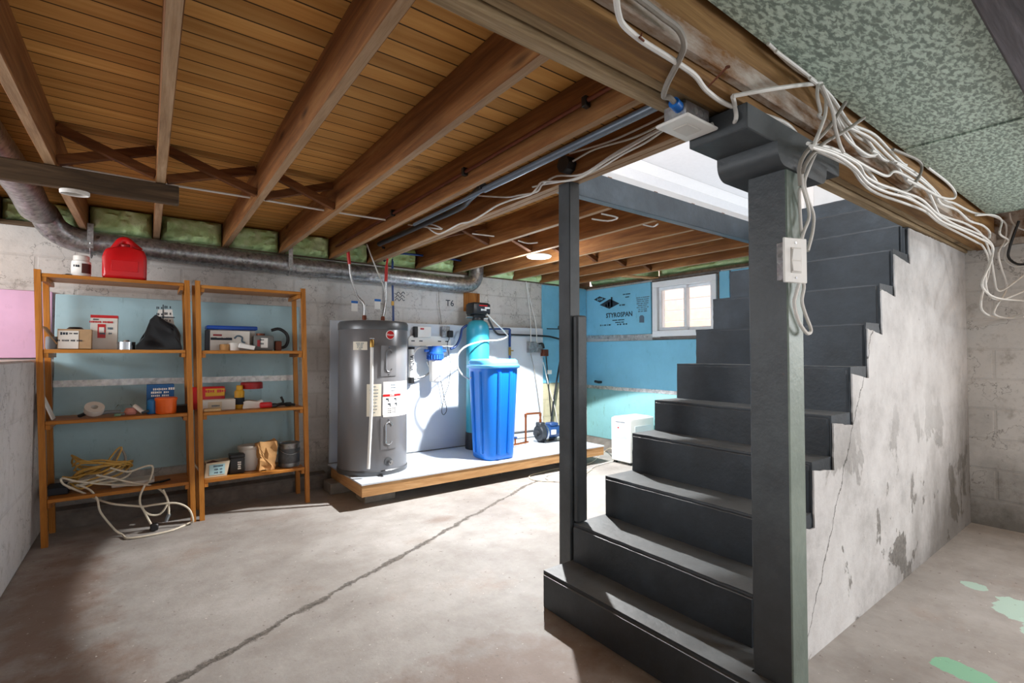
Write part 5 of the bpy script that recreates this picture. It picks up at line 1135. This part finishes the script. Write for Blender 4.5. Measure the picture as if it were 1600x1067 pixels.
x = xi(454, 4.12); t = thing('paint_can', 'dented grey metal paint can at the right end of the bottom shelf', 'paint can', (x, 4.13, z)); MB().lathe((x, 4.13, z), [(0, .003), (.074, .003), (.077, 0), (.078, .006), (.076, .012), (.076, .168), (.079, .174), (.079, .180), (.072, .182), (.068, .174), (0, .174)], 34).build('can', M['tin'], t); MB().lathe((x, 4.13, z + .03), [(.0765, 0), (.0772, .001), (.0772, .11), (.0765, .111)], 34).build('label', plain('scuffed_label', '#565c62', .5, var=.4, scale=30), t)
MB().tube([(x - .078, 4.13, z + .15), (x - .06, 4.06, z + .12), (x, 4.045, z + .10), (x + .06, 4.06, z + .12), (x + .078, 4.13, z + .15)], .002, 6, 4).build('bail_handle', M['chrome'], t)

# ------------------------------------------------------------ cables on joists and beam, boxes, switch
XB = 1.615
def pX(lst, x=XB): return [at(u, v, X, x) for u, v in lst]
def cab(label, pts, m='cable', r=.0048, name='power_cable', sm=5, group=None): return tag(MB().tube(pts, r, 8, sm).build(name, M[m]), label, 'cable', group)
tag(MB().tube([(1.352, .87, 1.978), (1.352, 2.05, 1.978)], .016, 12, 1).tube([(1.352, 2.04, 1.978), (1.352, 2.4, 1.975), (1.37, 2.9, 1.985)], .010, 10, 4).build('conduit_pipe', M['steel_pipe']), 'dark blue grey pipe running along under the sixth joist', 'pipe')
tag(MB().tube([(1.352, 2.06, 1.999), (1.45, 2.35, 2.03), (1.53, 2.6, 2.05), (1.54, 3.2, 2.06), (1.53, 3.9, 2.06)], .020, 12, 4).build('drain_pipe', M['black_pipe']), 'black flexible pipe between the joists above the coiled cable', 'pipe')
tag(MB().tube([(1.266, .9, 2.07), (1.266, 2.2, 2.062), (1.268, 3.6, 2.06), (1.268, 4.2, 2.06)], .009, 10, 1).build('copper_pipe', M['copper_dull']), 'thin copper pipe strapped to the side of the sixth joist', 'pipe')
for y in (1.25, 2.1, 3.0): tag(MB().box(1.252, 1.2795, y - .012, y + .012, 2.045, 2.085, .003).build('pipe_clip', M['black']), 'black clip holding the thin copper pipe, %s' % {1.25: 'nearest the main beam', 2.1: 'midway', 3.0: 'nearest the back wall'}[y], 'clip', 'clips on the copper pipe')
jb = thing('junction_box', 'black round junction box on the doubled joist', 'junction box', at(886, 258, X, 1.60))
p = at(886, 258, X, 1.60); MB().cyl((1.622, p.y, p.z), (1.575, p.y, p.z), .042, 8).build('box', M['black'], jb); MB().cyl((1.576, p.y, p.z), (1.571, p.y, p.z), .040, 8).build('cover', M['black_pipe'], jb)
wl = [('top cable of the fan from the ceiling box to the black junction box', [(1045, 178), (1000, 200), (950, 222), (890, 240)], .0045), ('second cable of the fan from the ceiling box', [(1042, 190), (990, 215), (930, 233), (895, 252)], .0045),
      ('cable sagging lowest of the fan over the white wall', [(1046, 197), (1010, 222), (975, 240), (935, 264), (895, 280), (850, 288), (832, 292)], .0045), ('cable bending around under the black junction box', [(1044, 194), (1005, 215), (960, 240), (910, 272), (870, 275), (848, 288), (838, 300), (810, 305), (790, 308), (740, 305)], .0045),
      ('wavy cable with a clip running toward the back wall', [(1043, 196), (1000, 221), (950, 250), (908, 277), (880, 283), (848, 284), (838, 295), (828, 304), (800, 312), (775, 322), (755, 335), (735, 346), (718, 350), (695, 362), (683, 365), (668, 355), (668, 350), (680, 352), (690, 358), (660, 354), (638, 351)], .005)]
for k, (lab, lst, r) in enumerate(wl): cab(lab, [at(u, v, X, 1.608 - .008*k) for u, v in lst], 'cable', r)
for a, y0, y1, lab in ((.02, .40, .45, 'third'),): pass
cab('long white cable strung level through the left joists', [(-.34, 3.135, 2.045), (.0, 3.13, 2.04), (.45, 3.14, 2.048), (.86, 3.135, 2.045), (1.27, 3.13, 2.05)], 'cable', .006, sm=1)
stub = [([(738, 365), (772, 369)], 2.0, 'first'), ([(810, 376), (825, 380), (840, 379)], 2.4, 'second'), ([(925, 342), (950, 345), (965, 340), (940, 334)], 2.55, 'third'), ([(1005, 351), (1020, 354), (1028, 350)], 2.9, 'fourth')]
for lst, y, nm in stub: cab('short white cable end poking out below a joist, %s from the heater side' % nm, [at(u, v, Z, 1.984) for u, v in lst], 'cable', .005, sm=3)
tag(MB().obox(at(1000, 433, Z, 1.985) , Vector((.20, -.05, 0)), Vector((.01, .05, 0)), Vector((0, 0, .005))).build('wood_strip', M['lumber']), 'pale thin wood strip fixed under the joists near the window', 'wood strip')
# metal box with white plate under the beam
cb = thing('ceiling_box', 'steel box with a white blank plate under the main beam', 'electrical box', (1.225, .81, 1.82))
MB().box(1.165, 1.285, .775, .845, 1.800, 1.848, .004).build('box', M['box_steel'], cb)
MB().box(1.150, 1.30, .757, .862, 1.790, 1.799, .003).build('cover_plate', M['white_plastic'], cb); MB().box(1.19, 1.26, .785, .835, 1.7865, 1.790, .002).build('plate_insert', M['offwhite_plastic'], cb)
for x in (1.215, 1.24, 1.265): MB().cyl((x, .776, 1.826), (x, .7735, 1.826), .010, 14).build('knockout', M['strap'], cb)
MB().cyl((1.166, .795, 1.828), (1.135, .79, 1.832), .015, 14).build('connector', M['box_blue'], cb)
zc = 1.842
def pZ(lst, z=zc): return [at(u, v, Z, z) for u, v in lst]
cab('grey armoured cable curling down to the blue connector of the steel box', [at(u, v, Y, .640) for u, v in ((985, -12), (1012, 8), (1035, 26), (1060, 46))] + [at(1069, 70, Y, .648)] + [at(u, v, Y, .675) for u, v in ((1062, 92),)] + pZ([(1052, 112), (1042, 132), (1037, 150)], 1.838) + [Vector((1.11, .785, 1.835)), Vector((1.14, .79, 1.832))], 'cable_grey', .0075)
cab('thick white cable stapled along the near edge of the main beam', pZ([(962, -10), (966, 20), (975, 40), (1005, 65), (1050, 93), (1085, 117), (1105, 142), (1140, 165), (1200, 182), (1230, 195), (1248, 215), (1258, 228), (1275, 236)], 1.843), 'cable', .0065)
cab('white cable leaving the steel box and looping up to a nail', [Vector((1.292, .775, 1.812))] + [at(u, v, Z, 1.80) for u, v in ((1118, 203), (1140, 200), (1150, 185))] + pZ([(1148, 165), (1145, 151)], 1.842), 'cable', .006)
cab('white cable stretched straight from the nail across to the sheet metal', pZ([(1145, 150)], 1.844) + [at(1200, 140, Y, .64), at(1250, 133, Y, .63), at(1283, 130, Y, .62)], 'cable', .006)
YB = .642
def pB(lst, d=0.0):
    out = []
    for u, v in lst:
        p = at(u, v, Y, YB - d); out.append(p if p.x < 4.46 - d else at(u, v, X, 4.46 - d))
    return out
U = [('upper bundle cable lying first along the sheet metal edge', [(1200, 68), (1240, 105), (1275, 130), (1297, 165), (1315, 195), (1345, 240), (1368, 244)]),
 ('upper bundle cable lying second along the sheet metal edge', [(1212, 80), (1262, 118), (1298, 150), (1325, 190), (1352, 215), (1375, 245), (1387, 252)]),
 ('upper bundle cable that ends in a tight hook over the beam', [(1265, 122), (1285, 140), (1300, 170), (1318, 210), (1340, 232), (1358, 243), (1370, 240), (1362, 235)]),
 ('cable falling straight down at the left of the fan', [(1278, 132), (1277, 150), (1282, 175), (1279, 180), (1283, 185)]),
 ('cable falling with a bend at the left of the fan', [(1283, 132), (1290, 150), (1290, 175), (1284, 195), (1270, 230)]),
 ('cable crossing the fan toward the beam side', [(1284, 133), (1300, 170), (1305, 200), (1312, 225), (1318, 238)]),
 ('cable making the widest swing over the beam', [(1285, 134), (1310, 180), (1335, 210), (1358, 225), (1385, 250), (1400, 258), (1420, 285), (1440, 293)]),
 ('cable pair upper strand lying along the brown side board', [(1330, 195), (1365, 210), (1390, 235), (1410, 255), (1416, 258)]),
 ('cable pair lower strand lying along the brown side board', [(1328, 200), (1360, 216), (1385, 240), (1405, 258), (1412, 262)])]
Lw = [('lower bundle cable following the beam to the right wall, topmost', [(1262, 224), (1300, 232), (1335, 250), (1362, 265), (1386, 275), (1400, 268), (1432, 285), (1450, 300), (1462, 325), (1470, 342)]),
 ('lower bundle cable following the beam, second', [(1266, 228), (1305, 238), (1340, 256), (1352, 275), (1375, 288), (1410, 300), (1440, 312), (1465, 335), (1495, 352), (1520, 362), (1540, 372), (1552, 390), (1540, 430), (1545, 460), (1565, 468), (1600, 455)]),
 ('lower bundle cable following the beam, third', [(1268, 230), (1305, 242), (1335, 262), (1355, 285), (1385, 300), (1420, 310), (1448, 326), (1470, 345), (1500, 358), (1530, 372), (1550, 385), (1548, 410), (1535, 440), (1540, 455), (1560, 466), (1600, 470)]),
 ('lower bundle cable following the beam, lowest strand', [(1270, 233), (1300, 246), (1330, 262), (1347, 285), (1370, 302), (1415, 318), (1445, 330), (1468, 348), (1500, 365), (1525, 378), (1536, 385), (1545, 405), (1545, 425), (1533, 470), (1540, 490), (1570, 497), (1600, 490)]),
 ('lower bundle cable crossing the others twice', [(1265, 232), (1310, 236), (1350, 262), (1365, 278), (1377, 292), (1400, 296), (1440, 320), (1475, 338), (1510, 350), (1535, 368), (1548, 400), (1553, 430), (1562, 455), (1600, 430)]),
 ('bundle cable running high near the sheet metal to the right wall', [(1395, 250), (1430, 270), (1455, 292), (1475, 312), (1492, 318), (1520, 332), (1545, 336), (1562, 342), (1572, 352), (1570, 375), (1560, 395), (1565, 420), (1573, 450), (1556, 480), (1555, 492), (1575, 497), (1600, 495)]),
 ('bundle cable running just under the high one', [(1400, 255), (1432, 276), (1458, 298), (1470, 318), (1495, 328), (1515, 345), (1535, 352), (1546, 362), (1546, 372)]),
 ('bundle cable looping back from the fan end', [(1416, 280), (1445, 295), (1470, 308), (1490, 310), (1492, 300), (1480, 285), (1450, 262)]),
 ('cable curling from the high bundle into the wall gap', [(1525, 336), (1552, 336), (1565, 345), (1562, 365), (1575, 375), (1568, 385)]),
 ('cable hanging in the corner with a dark curl beside it', [(1585, 350), (1578, 370), (1570, 395), (1572, 408), (1585, 416), (1602, 415)]),
 ('short cable by the frame edge above the dark curl', [(1577, 333), (1580, 345), (1590, 355), (1602, 360)])]
for k, (lab, lst) in enumerate(U + Lw): cab(lab, pB(lst, .003 + .0115*(k % 6)), 'cable', .0052, group='white cables bundled on the beam')
cab('black cable curling out of the gap at the right wall', pB([(1592, 345), (1578, 385), (1576, 402), (1588, 412), (1604, 413)], .02), 'black', .007)
for lst, lab in (([(1321, 160), (1305, 185), (1290, 205), (1268, 228), (1255, 245), (1249, 262), (1250, 290)], 'grey tinged cable dropping from the sheet metal to the column, left one'), ([(1350, 184), (1320, 205), (1290, 222), (1270, 240), (1258, 258), (1254, 270)], 'grey tinged cable dropping from the sheet metal to the column, right one'), ([(1395, 233), (1436, 252), (1438, 272), (1420, 296), (1400, 300)], 'grey tinged cable hooked over the bundle by the far seam')):
    cab(lab, pB(lst, .045), 'cable_grey', .0055)
SWY = .655
def pS(lst, y=SWY): return [at(u, v, Y, y) for u, v in lst]
cab('white cable running down the column into the switch, left of three', pS([(1250, 262), (1252, 290), (1249, 300), (1250, 330), (1252, 362), (1255, 382)]), 'cable', .005)
cab('white cable running down the column into the switch, middle of three', pS([(1253, 265), (1254, 290), (1262, 320), (1264, 340), (1256, 362), (1251, 380)], .648), 'cable', .005)
cab('white cable bowing widest as it runs down to the switch', pS([(1276, 236), (1265, 260), (1257, 285), (1262, 310), (1271, 335), (1270, 360), (1264, 385), (1262, 392)], .650), 'cable', .005)
cab('cable loop hanging below the light switch', pS([(1250, 437), (1243, 462), (1241, 475), (1247, 500), (1258, 518), (1264, 521), (1267, 514), (1258, 490), (1253, 470), (1256, 450), (1255, 437)], .650), 'cable', .0052)
sw = thing('light_switch', 'white rocker light switch tilted on the side of the grey column', 'light switch', (1.57, .64, 1.41))
c = at(1242, 407, Y, .632); n_ = (Vector((-.32, -.95, 0))).normalized(); r_ = Vector((.95, -.32, 0)).normalized(); u_ = Vector((0, 0, 1))
MB().obox(Vector((c.x + .010, .651, c.z)), r_*.030, u_*.055, n_*.018, .002).build('switch_box', M['box_steel'], sw)
MB().obox(c, r_*.042, u_*.064, n_*.0035, .002).build('plate', M['white_plastic'], sw); MB().obox(c + n_*.004, r_*.019, u_*.036, n_*.002, .001).build('rocker_frame', M['offwhite_plastic'], sw); rk = MB(); rk.obox(c + n_*.006 + u_*.016, r_*.016, u_*.016 + n_*.002, n_*.002, .0008).obox(c + n_*.006 - u_*.016, r_*.016, u_*.016 - n_*.002, n_*.0016, .0008); rk.build('rocker', M['white_plastic'], sw)
for s_ in (-1, 1): MB().cyl(c + n_*.003 + u_*.05*s_, c + n_*.005 + u_*.05*s_, .003, 8).build('screw', M['chrome'], sw)
tag(MB().tube(pZ([(1000, 60), (1003, 52)], 1.845) , .002, 6, 1).tube(pZ([(999, 58), (1006, 64)], 1.838), .0025, 6, 1).build('cable_staple', M['rust']), 'rusty staple over the thick white cable', 'staple')
